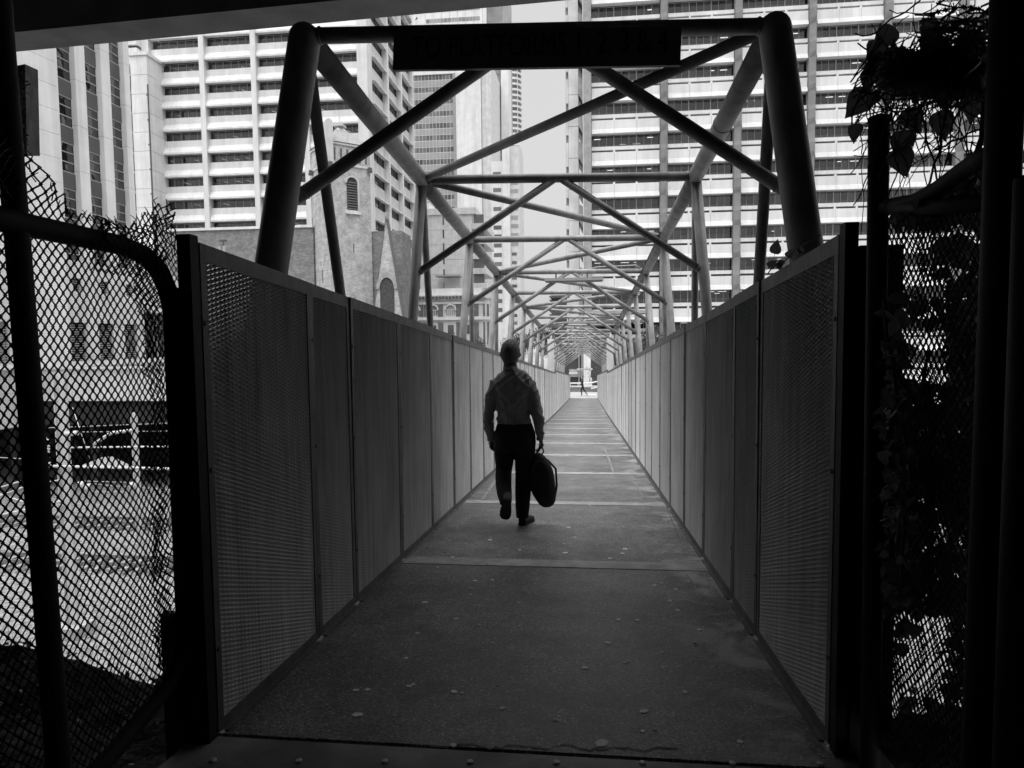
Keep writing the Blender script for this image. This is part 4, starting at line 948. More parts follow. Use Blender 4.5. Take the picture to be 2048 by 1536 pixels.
# ---- church: tower, nave wall, gable
def church():
    Yc = 85.0; th = R_(42); c_ = at(655, 350, Yc); O = Vector((c_.x, Yc, STREET_Z))
    ex = Vector((math.cos(th), -math.sin(th) * -1 * 1, 0)); ex = Vector((math.cos(th), math.sin(th), 0)); ey = Vector((-math.sin(th), math.cos(th), 0))
    def W(u, v, z): return O + ex * u + ey * v + Vector((0, 0, z - STREET_Z))
    wT = 5.9; zE = at(655, 280, Yc).z; zP = at(677, 233, Yc).z
    ch = thing('church', 'small brick church with a square pyramid roofed tower and a steep gable', 'church', O)
    def ob(name, mb, m, par=ch): return build(name, mb, m, par, loc=O)
    T = ob('tower', MB().hexa([W(0, 0, STREET_Z), W(wT, 0, STREET_Z), W(0, wT, STREET_Z), W(wT, wT, STREET_Z), W(0, 0, zE), W(wT, 0, zE), W(0, wT, zE), W(wT, wT, zE)]), brick_l)
    ov = .22; R0 = [W(-ov, -ov, zE + .02), W(wT + ov, -ov, zE + .02), W(wT + ov, wT + ov, zE + .02), W(-ov, wT + ov, zE + .02)]; k_ = .42
    C0 = W(wT / 2, wT / 2, zP)
    zq = zE + (zP - zE) * .82
    R1 = [R0[i].lerp(Vector((C0.x, C0.y, zP)), .80) for i in range(4)]
    for q in R1: q.z = zq
    mb = MB()
    for i in range(4): mb.quad(R0[i], R0[(i + 1) % 4], R1[(i + 1) % 4], R1[i])
    mb.poly(R1); ob('roof', mb, slate)
    R2 = [Vector((C0.x + (p.x - C0.x) * .45, C0.y + (p.y - C0.y) * .45, zP)) for p in R1]; mb = MB()
    for i in range(4): mb.quad(R1[i], R1[(i + 1) % 4], R2[(i + 1) % 4], R2[i])
    mb.poly(R2); cap = ob('roof_cap', mb, conc_l)
    ob('finial', MB().box(C0.x - .7, C0.x + .7, C0.y - .7, C0.y + .7, zP + .01, zP + .25).tube([Vector((C0.x, C0.y, zP + .26)), Vector((C0.x, C0.y, zP + 1.6))], .06, 6), conc_l)
    for z_, dd in ((zE - .30, .14), (zE - 2.9, .10)):
        ob('string_course', MB().hexa([W(-dd, -dd, z_), W(wT + dd, -dd, z_), W(-dd, wT + dd, z_), W(wT + dd, wT + dd, z_), W(-dd, -dd, z_ + .26), W(wT + dd, -dd, z_ + .26), W(-dd, wT + dd, z_ + .26), W(wT + dd, wT + dd, z_ + .26)]), conc_l)
    for q in range(6):
        u = .9 + q * .86; ob('slit_window', MB().hexa([W(u, -.04, zE - 2.3), W(u + .22, -.04, zE - 2.3), W(u, .02, zE - 2.3), W(u + .22, .02, zE - 2.3), W(u, -.04, zE - .75), W(u + .22, -.04, zE - .75), W(u, .02, zE - .75), W(u + .22, .02, zE - .75)]), mull_d)
    # corner turret rising past the eaves
    tz0, tz1 = zE - 2.9, zE + 2.2
    tt = ob('turret', MB().hexa([W(-.25, -.35, tz0), W(.75, -.35, tz0), W(-.25, .6, tz0), W(.75, .6, tz0), W(-.25, -.35, tz1), W(.75, -.35, tz1), W(-.25, .6, tz1), W(.75, .6, tz1)]), conc_l)
    mb = MB(); arc = [W(.25 + .5 * math.cos(a), -.36, tz1 + .5 * math.sin(a)) for a in [math.pi * i / 8 for i in range(9)]]; arc2 = [p + ey * .95 for p in arc]
    for i in range(8): mb.quad(arc[i + 1], arc[i], arc2[i], arc2[i + 1])
    mb.poly(arc); ob('turret_cap', mb, conc_l)
    for (u, v) in ((.25, -.45), (wT - .2, -.3), (-.3, wT - .6)): ob('gargoyle', MB().hexa([W(u - .3, v - .2, zE - 3.4), W(u + .3, v - .2, zE - 3.4), W(u - .3, v + .2, zE - 3.4), W(u + .3, v + .2, zE - 3.4), W(u - .22, v - .2, zE - 2.75), W(u + .22, v - .2, zE - 2.75), W(u - .22, v + .1, zE - 2.75), W(u + .22, v + .1, zE - 2.75)]), mull_d)
    # belfry window
    za, zb3 = at(700, 347, Yc).z, at(700, 414, Yc).z; uc, hw = 3.25, .72; zs_ = za - hw
    arcp = [W(uc + hw * math.cos(a), -.05, zs_ + hw * math.sin(a)) for a in [math.pi * i / 12 for i in range(13)]]
    o_ = ob('belfry_window', MB().poly([W(uc + hw, -.05, zb3)] + arcp + [W(uc - hw, -.05, zb3)]), mat('belfry_dark', .06, .8, .3, 3))
    mb = MB(); sl_z = zb3 + .1
    while sl_z < za - .4: mb.hexa([W(uc - hw + .05, -.16, sl_z), W(uc + hw - .05, -.16, sl_z), W(uc - hw + .05, -.06, sl_z + .1), W(uc + hw - .05, -.06, sl_z + .1), W(uc - hw + .05, -.16, sl_z + .04), W(uc + hw - .05, -.16, sl_z + .04), W(uc - hw + .05, -.06, sl_z + .14), W(uc + hw - .05, -.06, sl_z + .14)]); sl_z += .34
    build('louvre', mb, mat('louvre_dk', .12, .8), o_, loc=O)
    mb = MB(); r1, r2_ = hw + .02, hw + .24
    for i in range(12):
        a, b_ = math.pi * i / 12, math.pi * (i + 1) / 12
        P_ = [W(uc + r * math.cos(t), y_, zs_ + r * math.sin(t)) for t in (a, b_) for r in (r1, r2_) for y_ in (-.22, .0)]
        mb.hexa([P_[0], P_[2], P_[1], P_[3], P_[4], P_[6], P_[5], P_[7]])
    mb.hexa([W(uc + r1, -.22, zb3), W(uc + r2_, -.22, zb3), W(uc + r1, 0, zb3), W(uc + r2_, 0, zb3), W(uc + r1, -.22, zs_), W(uc + r2_, -.22, zs_), W(uc + r1, 0, zs_), W(uc + r2_, 0, zs_)])
    build('surround', mb, conc_l, o_, loc=O); ob('sill', MB().hexa([W(uc - 1, -.25, zb3 - .5), W(uc + 1.1, -.25, zb3 - .5), W(uc - 1, .05, zb3 - .5), W(uc + 1.1, .05, zb3 - .5), W(uc - 1, -.18, zb3 - .02), W(uc + 1.1, -.18, zb3 - .02), W(uc - 1, .05, zb3 - .02), W(uc + 1.1, .05, zb3 - .02)]), conc_l)
    for (u, z_) in ((3.3, 13.2), (3.3, 6.2), (-.0, 10.5)):
        if u > 0: ob('slit_window', MB().hexa([W(u - .06, -.05, z_), W(u + .06, -.05, z_), W(u - .06, .02, z_), W(u + .06, .02, z_), W(u - .06, -.05, z_ + 1.2), W(u + .06, -.05, z_ + 1.2), W(u - .06, .02, z_ + 1.2), W(u + .06, .02, z_ + 1.2)]), mull_d)
    ob('slit_window', MB().hexa([W(-.05, 2.6, 9.3), W(.02, 2.6, 9.3), W(-.05, 2.75, 9.3), W(.02, 2.75, 9.3), W(-.05, 2.6, 11), W(.02, 2.6, 11), W(-.05, 2.75, 11), W(.02, 2.75, 11)]), mull_d)
    # nave wall left
    yn = Yc + 3.6; zl, zr_ = at(385, 462, yn).z, at(620, 466, yn).z; xl, xr = at(330, 462, yn).x, at(626, 466, yn).x
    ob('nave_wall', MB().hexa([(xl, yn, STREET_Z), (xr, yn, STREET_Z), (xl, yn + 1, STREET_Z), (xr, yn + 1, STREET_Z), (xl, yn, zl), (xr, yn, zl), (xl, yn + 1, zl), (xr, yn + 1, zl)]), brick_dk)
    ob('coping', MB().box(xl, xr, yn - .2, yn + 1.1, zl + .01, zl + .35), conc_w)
    # right wing with steep gable
    gp = at(772, 437, Yc + 1); gl = at(746, 640, Yc + 1); gr_ = at(806, 640, Yc + 1); yy = Yc + 1
    xa, xb = at(742, 500, Yc + 2.5).x, gr_.x
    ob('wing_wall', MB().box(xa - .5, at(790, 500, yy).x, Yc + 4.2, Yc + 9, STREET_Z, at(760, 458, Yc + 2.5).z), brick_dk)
    uL = Vector((gl.x, yy, gl.z)); uR = Vector((gr_.x, yy, gr_.z)); uP = Vector((gp.x, yy, gp.z)); mb = MB(); D_ = Vector((0, 1.2, 0))
    bl, br_ = Vector((uL.x - .35, yy, STREET_Z)), Vector((uR.x + .1, yy, STREET_Z))
    mb.poly([bl, br_, uR, uP, uL]); mb.quad(uL, uP, uP + D_, uL + D_); mb.quad(uP, uR, uR + D_, uP + D_); ob('gable', mb, brick_l)
    cpp = MB(); w_ = Vector((0, 0, .3)); f_ = Vector((0, -.12, 0))
    for a, b_ in ((uL, uP), (uP, uR)): cpp.hexa([a + f_, b_ + f_, a + D_, b_ + D_, a + f_ + w_, b_ + f_ + w_, a + D_ + w_, b_ + D_ + w_])
    ob('gable_coping', cpp, mat('coping_dark', .14, .8, .2, 4)); ob('chimney', MB().box(uP.x - .18, uP.x + .18, yy, yy + .5, uP.z - .1, at(772, 424, yy).z + 0), conc_m)
    dc = at(775, 610, yy); ra_ = .95; za = at(775, 563, yy).z - ra_
    mb = MB().poly([(dc.x + ra_, yy - .05, STREET_Z)] + [(dc.x + ra_ * math.cos(math.pi * i / 12), yy - .05, za + ra_ * 1.5 * math.sin(math.pi * i / 12)) for i in range(13)] + [(dc.x - ra_, yy - .05, STREET_Z)])
    ob('doorway', mb, MATS['belfry_dark']); mb = MB()
    for i in range(12):
        P_ = [Vector((dc.x + r * math.cos(t), y_, za + r * 1.5 * math.sin(t))) for t in (math.pi * i / 12, math.pi * (i + 1) / 12) for r in (ra_ + .02, ra_ + .45) for y_ in (yy - .2, yy)]
        mb.hexa([P_[0], P_[2], P_[1], P_[3], P_[4], P_[6], P_[5], P_[7]])
    ob('door_surround', mb, conc_m)
church()
for i, (x, y_, lb) in enumerate(((446, 483, 'slim black headed street lamp against the brick nave wall'),)):
    p = at(x, y_, 80); b_ = at(x + 2, 510, 80)
    t = thing('street_lamp', lb, 'street lamp', b_); build('pole', MB().tube([Vector((p.x, 80, STREET_Z)), p], .07, 8), mull_d, t); build('lamp_head', MB().box(p.x - .42, p.x + .42, 79.8, 80.2, p.z, p.z + .22), mull_d, t)
    q = at(x, 498, 80); build('lamp_box', MB().box(q.x - .5, q.x - .1, 79.7, 79.9, q.z - .35, q.z + .35).box(q.x + .1, q.x + .5, 79.7, 79.9, q.z - .35, q.z + .35), mull, t)

# ---- generic far facade
def facade(b, x0, x1, Y, z0, z1, nx, nz_, wx, wz, m_, depth=.25, name='window', cap=300, frame=True, off=.5):
    me = None; cnt_ = 0; dx = (x1 - x0) / nx; dzz = (z1 - z0) / nz_; rest_ = MB()
    for j in range(nz_):
        for i in range(nx):
            cx_ = x0 + dx * (i + .5); cz_ = z0 + dzz * (j + off)
            if cnt_ < cap:
                if me is None:
                    src = build(name, MB().box(cx_ - dx * wx / 2, cx_ + dx * wx / 2, Y - .06, Y - .01, cz_ - dzz * wz / 2, cz_ + dzz * wz / 2), m_, b, loc=(cx_, Y, cz_)); me = src
                else: inst(me, name, b, (cx_, Y, cz_))
                cnt_ += 1
            else: rest_.box(cx_ - dx * wx / 2, cx_ + dx * wx / 2, Y - .06, Y - .01, cz_ - dzz * wz / 2, cz_ + dzz * wz / 2)
    if rest_.v: build('windows', rest_, m_, b, kind='stuff')
win_f = mat('far_window', .11, .25, .35, .25, spec=.6, obj_var=.35); win_l = mat('far_window_light', .22, .3, .3, .2, spec=.5, obj_var=.3)
win_pale = mat('hazy_window', .30, .3, .1, .2)
# ---- D: curtain wall tower with white end wall
YD = 210.0
D = thing('office_tower', 'mid distance tower with a fine window grid and blank white end wall', 'tower', (-45, YD, STREET_Z))
dx0, dx1, dx2, dx3 = [at(x, 300, YD).x for x in (818, 908, 914, 984)]; zDt = at(860, 150, YD).z
build('wall', MB().box(dx0 - 3, dx1, YD, YD + 25, STREET_Z, zDt), conc_w, D); build('parapet', MB().box(dx0 - 3, dx2 + 8, YD - .3, YD + 25, zDt + .01, zDt + 4.3), conc_w, D)
build('end_wall', MB().box(dx2 + .1, dx3 - 3.1, YD - 1.2, YD + 24, STREET_Z, zDt), conc_w, D); build('end_column', MB().box(dx3 - 3, dx3, YD - .5, YD + 24, STREET_Z, zDt + 4), conc_l, D)
build('reveal', MB().box(dx1 + .01, dx2 + .09, YD - .6, YD + 5, STREET_Z, zDt), conc_m, D)
nzD = 17; z0D = zDt - nzD * 3.65
facade(D, dx0, dx1, YD, z0D, zDt, 13, nzD, .88, .42, win_f, cap=230, off=.78)
facade(D, dx0, dx1, YD, z0D, zDt, 13, nzD, .90, .46, win_pale, name='spandrel_panel', cap=225, off=.28)
# ---- E: crown of a farther tower above D and glass strip at its right
YE = 240.0
E_ = thing('office_tower', 'tall pale tower with one band of windows rising behind the gridded tower', 'tower', (-45, YE, STREET_Z))
ex0_, ex1_, ex2_ = [at(x, 40, YE).x for x in (826, 973, 1005)]; zEt = at(900, -60, YE).z
build('wall', MB().box(ex0_ - 2, ex1_, YE, YE + 30, STREET_Z, zEt), conc_w, E_); build('glass_side', MB().box(ex1_ + .01, ex2_, YE + .4, YE + 30, STREET_Z, zEt), win_l, E_)
bx0_, bx1_ = at(852, 40, YE).x, at(960, 40, YE).x
for (ya_, yb_) in ((36, 44), (18, 23), (57, 60), (-5, 3)):
    za_, zb4 = at(900, yb_, YE).z, at(900, ya_, YE).z; facade(E_, bx0_, bx1_, YE, za_, zb4, 15, 1, .93, .98, win_l)
for x in range(9): xx = ex0_ + (ex1_ - ex0_) * (x + .5) / 9; build('joint', MB().box(xx - .05, xx + .05, YE - .03, YE - .005, STREET_Z + 90, zEt), conc_m, E_)
gl0, gl1 = at(987, 300, 232).x, at(1004, 300, 232).x
build('glass_bay', MB().box(gl0, gl1, 232, 239, STREET_Z, at(990, 135, 232).z), win_pale, E_)
facade(E_, gl0, gl1, 232, at(990, 280, 232).z, at(990, 140, 232).z, 4, 22, .85, .86, win_l, name='glass_panel', cap=88)
build('blade', MB().box(gl1 + .01, gl1 + 2.6, 231, 239, STREET_Z, at(1012, 128, 231).z), conc_w, E_)
# ---- F: round ended tower
YF = 330.0
F_ = thing('office_tower', 'slim round ended tower ringed with ribbon windows beside the sky gap', 'tower', (-35, YF, STREET_Z))
fx0, fx1 = at(1012, 200, YF).x, at(1040.5, 200, YF).x; rF = (fx1 - fx0) * .62; cF = Vector((fx1 - rF, YF + rF, 0)); zFt = at(1025, 128, YF).z
def half(r, z0_, z1_, a0_=-100, a1_=10, n_=18):
    mb = MB(); 
    for i in range(n_):
        a, b_ = R_(a0_ + (a1_ - a0_) * i / n_), R_(a0_ + (a1_ - a0_) * (i + 1) / n_)
        p, q = cF + Vector((math.cos(a) * r, math.sin(a) * r, 0)), cF + Vector((math.cos(b_) * r, math.sin(b_) * r, 0))
        mb.quad((p.x, p.y, z0_), (q.x, q.y, z0_), (q.x, q.y, z1_), (p.x, p.y, z1_))
    return mb
build('wall', half(rF, STREET_Z, zFt, -91, 60).poly([cF + Vector((math.cos(R_(a)) * rF, math.sin(R_(a)) * rF, zFt)) for a in range(-90, 271, 15)]), conc_w, F_, smooth=False); build('wall_left', MB().box(fx0, cF.x, YF, YF + 12, STREET_Z, zFt), conc_w, F_)
zq = zFt - 3.2; 
while zq > at(1025, 285, YF).z:
    o_ = build('window', half(rF + .06, zq, zq + 1.5, -88, -52, 4), win_f, F_); build('window', half(rF + .06, zq, zq + 1.5, -45, 0, 6), win_f, F_); build('sunshade', half(rF + .5, zq + 1.7, zq + 2.3, -60, 30), conc_w, F_)
    zq -= 2.62
# ---- I: panel block with small square windows (lower right of the white wall)
YI = 190.0
I_ = thing('office_block', 'pale panelled block with stacked square windows left of the sky gap', 'building', (-22, YI, STREET_Z))
ix = [at(x, 450, YI).x for x in (984, 1006.5, 1021, 1040)]; zIt = at(1000, 322, YI).z
build('wall', MB().box(ix[0], ix[1], YI, YI + 12, STREET_Z, zIt).box(ix[1] + .01, ix[2], YI - .6, YI + 12, STREET_Z, zIt + 5), conc_w, I_)
build('low_wing', MB().box(ix[2] + .01, ix[3], YI, YI + 12, STREET_Z, at(1030, 292, YI).z), conc_l, I_)
build('roof_slope', MB().extr([(ix[2] + .01, at(1030, 291, YI).z), (ix[3], at(1030, 291, YI).z), (ix[3], at(1030, 283, YI).z), (ix[2] + .01, at(1030, 296, YI).z + 1)], 'y', YI, YI + 10), conc_w, I_)
for j, yy_ in enumerate((348, 380, 418, 455, 473, 491, 510, 528, 583, 602, 620, 640)):
    z_ = at(995, yy_, YI).z; w = build('window', MB().box(ix[0] + .45, ix[1] - .5, YI - .05, YI - .01, z_ - .55, z_ + .55), win_f, I_)
for j, yy_ in enumerate((365, 382, 400, 417, 435, 452, 470, 488)):
    z_ = at(1030, yy_, YI).z; build('window', MB().box(ix[2] + .2, ix[3] - .5, YI - .05, YI - .01, z_ - .55, z_ + .55), win_pale, I_)
for j, yy_ in enumerate((508, 525, 541, 556, 572, 588, 603, 617, 631, 646)):
    z_ = at(1030, yy_, YI).z; build('window', MB().box(ix[2] + .3, ix[3] - 1.0, YI - .05, YI - .01, z_ - .42, z_ + .42), win_f, I_)
# ---- C: beige block with slit windows
YC = 150.0
C_ = thing('apartment_block', 'beige block with narrow slit windows behind the heritage building', 'building', (-30, YC, STREET_Z))
cx = [at(x, 500, YC).x for x in (826, 858, 944, 972)]; zCt = at(900, 443, YC).z
build('wall', MB().box(cx[0] - 2, cx[1] - .01, YC + 1, YC + 14, STREET_Z, at(840, 405, YC).z), conc_w, C_); z = STREET_Z
while z < zCt - 1:
    build('wall_panel', MB().box(cx[1], cx[2] + .02, YC, YC + 14, z + .03, z + 3.27), conc_l, C_); build('wall_panel', MB().box(cx[2] + .05, cx[3], YC + .2, YC + 14, z + .03, z + 1.3), conc_l, C_); build('window', MB().box(cx[2] + .4, cx[3] - .5, YC + .5, YC + .6, z + 1.31, z + 3.27), win_f, C_); z += 3.3
build('window', MB().box(at(886, 500, YC).x, at(889, 500, YC).x, YC - .08, YC - .01, z - 2.2, z - .4), win_f, C_)
for k in range(1, 7): build('window', MB().box(at(886, 500, YC).x, at(889, 500, YC).x, YC - .08, YC - .01, z - 2.2 - k * 2.9, z - .4 - k * 2.9), win_f, C_)
for k in range(7): build('window', MB().box(at(834, 500, YC).x, at(837, 500, YC).x, YC + .9, YC + .99, z - 6 - k * 2.6, z - 4 - k * 2.6), win_f, C_)
build('parapet', MB().box(cx[1] - .3, cx[3] - 2.2, YC - .3, YC + 14, z, z + 1.4), conc_l, C_)
build('canopy', MB().box(at(878, 555, YC).x, at(925, 555, YC).x, YC - 4, YC - .3, at(890, 556, YC).z, at(890, 554, YC).z), conc_m, C_); build('canopy_wall', MB().box(at(892, 570, YC).x, at(925, 570, YC).x, YC - 2, YC - .31, 4, at(890, 557, YC).z), conc_l, C_)
# ---- P: heritage building with arches
YP = 120.0
P_h = thing('heritage_building', 'ornate pale heritage building with arched windows and dark brick piers', 'building', (-24, YP, STREET_Z))
def zP(y): return at(900, y, YP).z
def xP(x): return at(x, 620, YP).x
hx0, hx1 = xP(818), xP(966)
build('wall', MB().box(hx0, hx1, YP, YP + 12, STREET_Z, zP(590)), conc_l, P_h)
build('parapet', MB().box(hx0, hx1 - .2, YP - .3, YP + 12, zP(589), zP(577)), conc_w, P_h); build('cornice', MB().extr([(YP + .2, zP(597)), (YP - .1, zP(597)), (YP - .9, zP(592)), (YP - .9, zP(589.5)), (YP + .2, zP(589.5))], 'x', hx0, hx1 + .4), conc_w, P_h)
for i in range(22): x = hx0 + (hx1 - hx0) * (i + .5) / 22; build('dentil', MB().box(x - .12, x + .12, YP - .7, YP - .11, zP(597.5), zP(594)), mull_d, P_h)
build('string_course', MB().box(hx0, hx1, YP - .35, YP - .01, zP(640), zP(634)), conc_w, P_h); build('string_course', MB().box(hx0, hx1, YP - .2, YP - .01, zP(608), zP(604)), conc_w, P_h)
for cxp in (830, 866, 901, 937):
    c_ = xP(cxp); r = .82; zs2 = zP(620); zb5 = zP(630)
    fr_ = build('window', MB().poly([(c_ + r, YP - .04, zb5)] + [(c_ + r * math.cos(math.pi * i / 10), YP - .04, zs2 + r * math.sin(math.pi * i / 10)) for i in range(11)] + [(c_ - r, YP - .04, zb5)]), win_l, P_h)
    mb = MB()
    for i in range(10):
        Q = [Vector((c_ + rr * math.cos(t), y_, zs2 + rr * math.sin(t))) for t in (math.pi * i / 10, math.pi * (i + 1) / 10) for rr in (r + .02, r + .28) for y_ in (YP - .25, YP - .01)]
        mb.hexa([Q[0], Q[2], Q[1], Q[3], Q[4], Q[6], Q[5], Q[7]])
    build('surround', mb, conc_w, fr_); mb = MB()
    for q in range(1, 5): xx = c_ - r + 2 * r * q / 5; mb.box(xx - .04, xx + .04, YP - .12, YP - .05, zb5, zs2)
    mb.box(c_ - r, c_ + r, YP - .14, YP - .121, zs2 - .05, zs2 + .06); build('mullion', mb, conc_w, fr_)
    build('lower_window', MB().box(c_ - .55, c_ + .55, YP - .05, YP - .01, zP(668), zP(650)), win_f, P_h)
for (a, b_) in ((838, 847), (848, 856), (876, 886), (912, 925), (945, 957)):
    build('brick_pier', MB().box(xP(a), xP(b_), YP - .12, YP - .01, zP(633), zP(609)), brick_p, P_h); build('brick_pier', MB().box(xP(a), xP(b_), YP - .12, YP - .01, zP(690), zP(645)), brick_p, P_h)
# its rounded corner on the right
cc = Vector((hx1, YP + 4, 0))
mb = MB(); mw = MB(); mcor = MB()
for i in range(10):
    a, b_ = R_(-90 + 9 * i), R_(-90 + 9 * (i + 1)); p, q = [cc + Vector((math.cos(t) * 2.2, math.sin(t) * 4.0, 0)) for t in (a, b_)]
    mb.quad((p.x, p.y, STREET_Z), (q.x, q.y, STREET_Z), (q.x, q.y, zP(588)), (p.x, p.y, zP(588)))
    p2, q2 = [cc + Vector((math.cos(t) * 2.5, math.sin(t) * 4.3, 0)) for t in (a, b_)]; mcor.quad((p2.x, p2.y, zP(597)), (q2.x, q2.y, zP(597)), (q2.x, q2.y, zP(590)), (p2.x, p2.y, zP(590))); mcor.quad((p2.x, p2.y, zP(640)), (q2.x, q2.y, zP(640)), (q2.x, q2.y, zP(634)), (p2.x, p2.y, zP(634)))
    if i % 2 == 0:
        p3, q3 = [cc + Vector((math.cos(t) * 2.23, math.sin(t) * 4.03, 0)) for t in (a, b_)]
        for (u, v_) in ((633, 609), (690, 645)): mw.quad((p3.x, p3.y, zP(u)), (q3.x, q3.y, zP(u)), (q3.x, q3.y, zP(v_)), (p3.x, p3.y, zP(v_)))
build('corner_wall', mb, conc_l, P_h); build('corner_cornice', mcor, conc_w, P_h); build('corner_windows', mw, win_f, P_h)

# ---- J: dark serrated concrete building down the street
YJ = 95.0
J_ = thing('car_park', 'low dark building with serrated horizontal slabs beyond the far end of the bridge', 'building', (-2, YJ, STREET_Z))
jx0, jx1 = at(1103, 620, YJ).x, at(1115, 620, YJ).x
for k in range(13):
    z_ = at(1110, 592 + k * 7.2, YJ).z; build('slab', MB().extr([(jx0 + .05, z_ - .46), (jx0 - .35, z_ - .05), (jx0 - .35, z_), (at(1138, 620, YJ).x, z_), (at(1138, 620, YJ).x, z_ - .46)], 'y', YJ, YJ + 6), mat('slab_dark', .14, .8, .2, 2), J_)
build('roof', MB().box(jx0 - .1, at(1185, 600, YJ).x, YJ - .5, YJ + 8, at(1110, 596, YJ).z, at(1110, 591, YJ).z), MATS['slab_dark'], J_)
for k in range(4):
    z_ = at(1230, 622 + k * 18, 72).z; build('slab', MB().box(at(1182, 640, 72).x, at(1300, 640, 72).x, 71, 74, z_ - .32, z_), MATS['slab_dark'] if k % 2 else conc_m, J_)
build('back_wall', MB().box(at(1136, 640, 96).x, at(1330, 640, 96).x, 96, 97, STREET_Z, at(1200, 600, 96).z), MATS['podium_dark'], J_)

# ================================================================== street end of the bridge
zs0 = STREET_Z
fw = thing('low_wall', 'low dark brick wall across the street behind the walking woman', 'wall', at(1165, 780, 62))
wx0, wx1 = at(1120, 780, 62).x, at(1215, 780, 62).x
build('brickwork', MB().box(wx0, wx1, 62.0, 62.3, zs0, at(1165, 774.5, 62).z), mat('wall_brick', .20, .9, .3, 6), fw); build('coping', MB().box(wx0, wx1, 61.95, 62.35, at(1165, 774.4, 62).z, at(1165, 772, 62).z), conc_w, fw)
rl = thing('street_railing', 'pale double handrail above the low wall at the end of the bridge', 'railing', at(1165, 770, 61.8))
for y_ in (766.5,): build('handrail', MB().tube([at(1118, y_, 61.8), at(1180, y_, 61.8), at(1196, y_ - 4, 61.8), at(1215, y_ - 9, 61.8)], .06, 8), conc_w, rl)
build('handrail', MB().tube([at(1182, 777, 61.7), at(1190, 776, 61.7), at(1215, 769, 61.7)], .05, 8), conc_w, rl)
for x in (1141, 1156, 1182): build('baluster', MB().tube([at(x, 766.5, 61.8), at(x, 775, 61.8)], .03, 6), conc_w, rl)
colm = thing('column', 'tall white square column in the street at the end of the bridge', 'column', at(1175, 770, 64))
xa, xb = at(1167, 745, 64).x, at(1181.5, 745, 64).x; build('shaft', MB().box(xa, xb, 64, 64.6, zs0, at(1175, 700, 64).z), conc_w, colm); build('base', MB().box(xb + .01, xb + .12, 64, 64.5, zs0, at(1175, 756, 64).z), conc_w, colm)
sh = thing('shopfront', 'dark shopfront seen through the far end of the bridge', 'shop', at(1160, 750, 68))
build('glass', MB().box(at(1110, 750, 68).x, at(1225, 750, 68).x, 68, 69, zs0, at(1160, 690, 68).z), MATS['podium_dark'], sh)
build('panel', MB().box(at(1138, 758, 67.9).x, at(1166, 758, 67.9).x, 67.8, 67.99, at(1150, 754, 67.9).z, at(1150, 738, 67.9).z), mat('shop_panel', .22, .7, .2, 2), sh)
build('mullion', MB().box(at(1157, 740, 67.9).x, at(1159, 740, 67.9).x, 67.7, 67.79, zs0, at(1157, 700, 67.9).z).box(at(1163, 740, 67.9).x, at(1165.5, 740, 67.9).x, 67.7, 67.79, zs0, at(1157, 700, 67.9).z), conc_m, sh)
ds = thing('direction_sign', 'narrow white direction sign with arrow ends hung across the bridge exit', 'sign', at(1170, 738, DECK_END - .5))
yy = DECK_END - .5
build('board', MB().hexa([at(1155, 740.5, yy), at(1184, 740.3, yy), at(1155, 740.5, yy + .05), at(1184, 740.3, yy + .05), at(1155, 736.5, yy), at(1184, 736.3, yy), at(1155, 736.5, yy + .05), at(1184, 736.3, yy + .05)]), conc_w, ds)
build('arrow', MB().poly([at(1153, 738.5, yy - .02), at(1156.5, 736.4, yy - .02), at(1156.5, 740.6, yy - .02)]), conc_w, ds); build('arrow', MB().poly([at(1186, 738.2, yy - .02), at(1182.5, 740.4, yy - .02), at(1182.5, 736.1, yy - .02)]), conc_w, ds)
mb = MB()
for i in range(16):
    if i in (7, 12): continue
    x = 1158 + i * 1.45; mb.hexa([at(x, 739.6, yy - .01), at(x + .8, 739.6, yy - .01), at(x, 739.6, yy - .005), at(x + .8, 739.6, yy - .005), at(x, 737.4, yy - .01), at(x + .8, 737.4, yy - .01), at(x, 737.4, yy - .005), at(x + .8, 737.4, yy - .005)])
build('lettering', mb, mull_d, ds, kind='stuff')
ws = thing('shop_sign', 'small white shop sign behind the left side of the bridge exit', 'sign', at(1147, 744, 66))
build('board', MB().box(at(1138, 744, 66).x, at(1155, 744, 66).x, 66, 66.1, at(1147, 748, 66).z, at(1147, 744.5, 66).z), conc_w, ws)
build('upper_board', MB().box(at(1140, 744, 66).x, at(1153.5, 744, 66).x, 66, 66.1, at(1147, 743.8, 66).z, at(1147, 740, 66).z), mat('sign_grey', .4, .6, .2, 9), ws)
kb = thing('white_box', 'white kerb block on the pavement at the right of the bridge exit', 'block', at(1183, 793, 56.5)); build('block', MB().box(at(1176, 793, 56.5).x, at(1191, 793, 56.5).x, 56.4, 57.2, zs0, at(1183, 789.5, 56.5).z), conc_w, kb)
cn = thing('street_plant', 'small shrub with twiggy crown beside the right side of the bridge exit', 'shrub', at(1192, 770, 63))

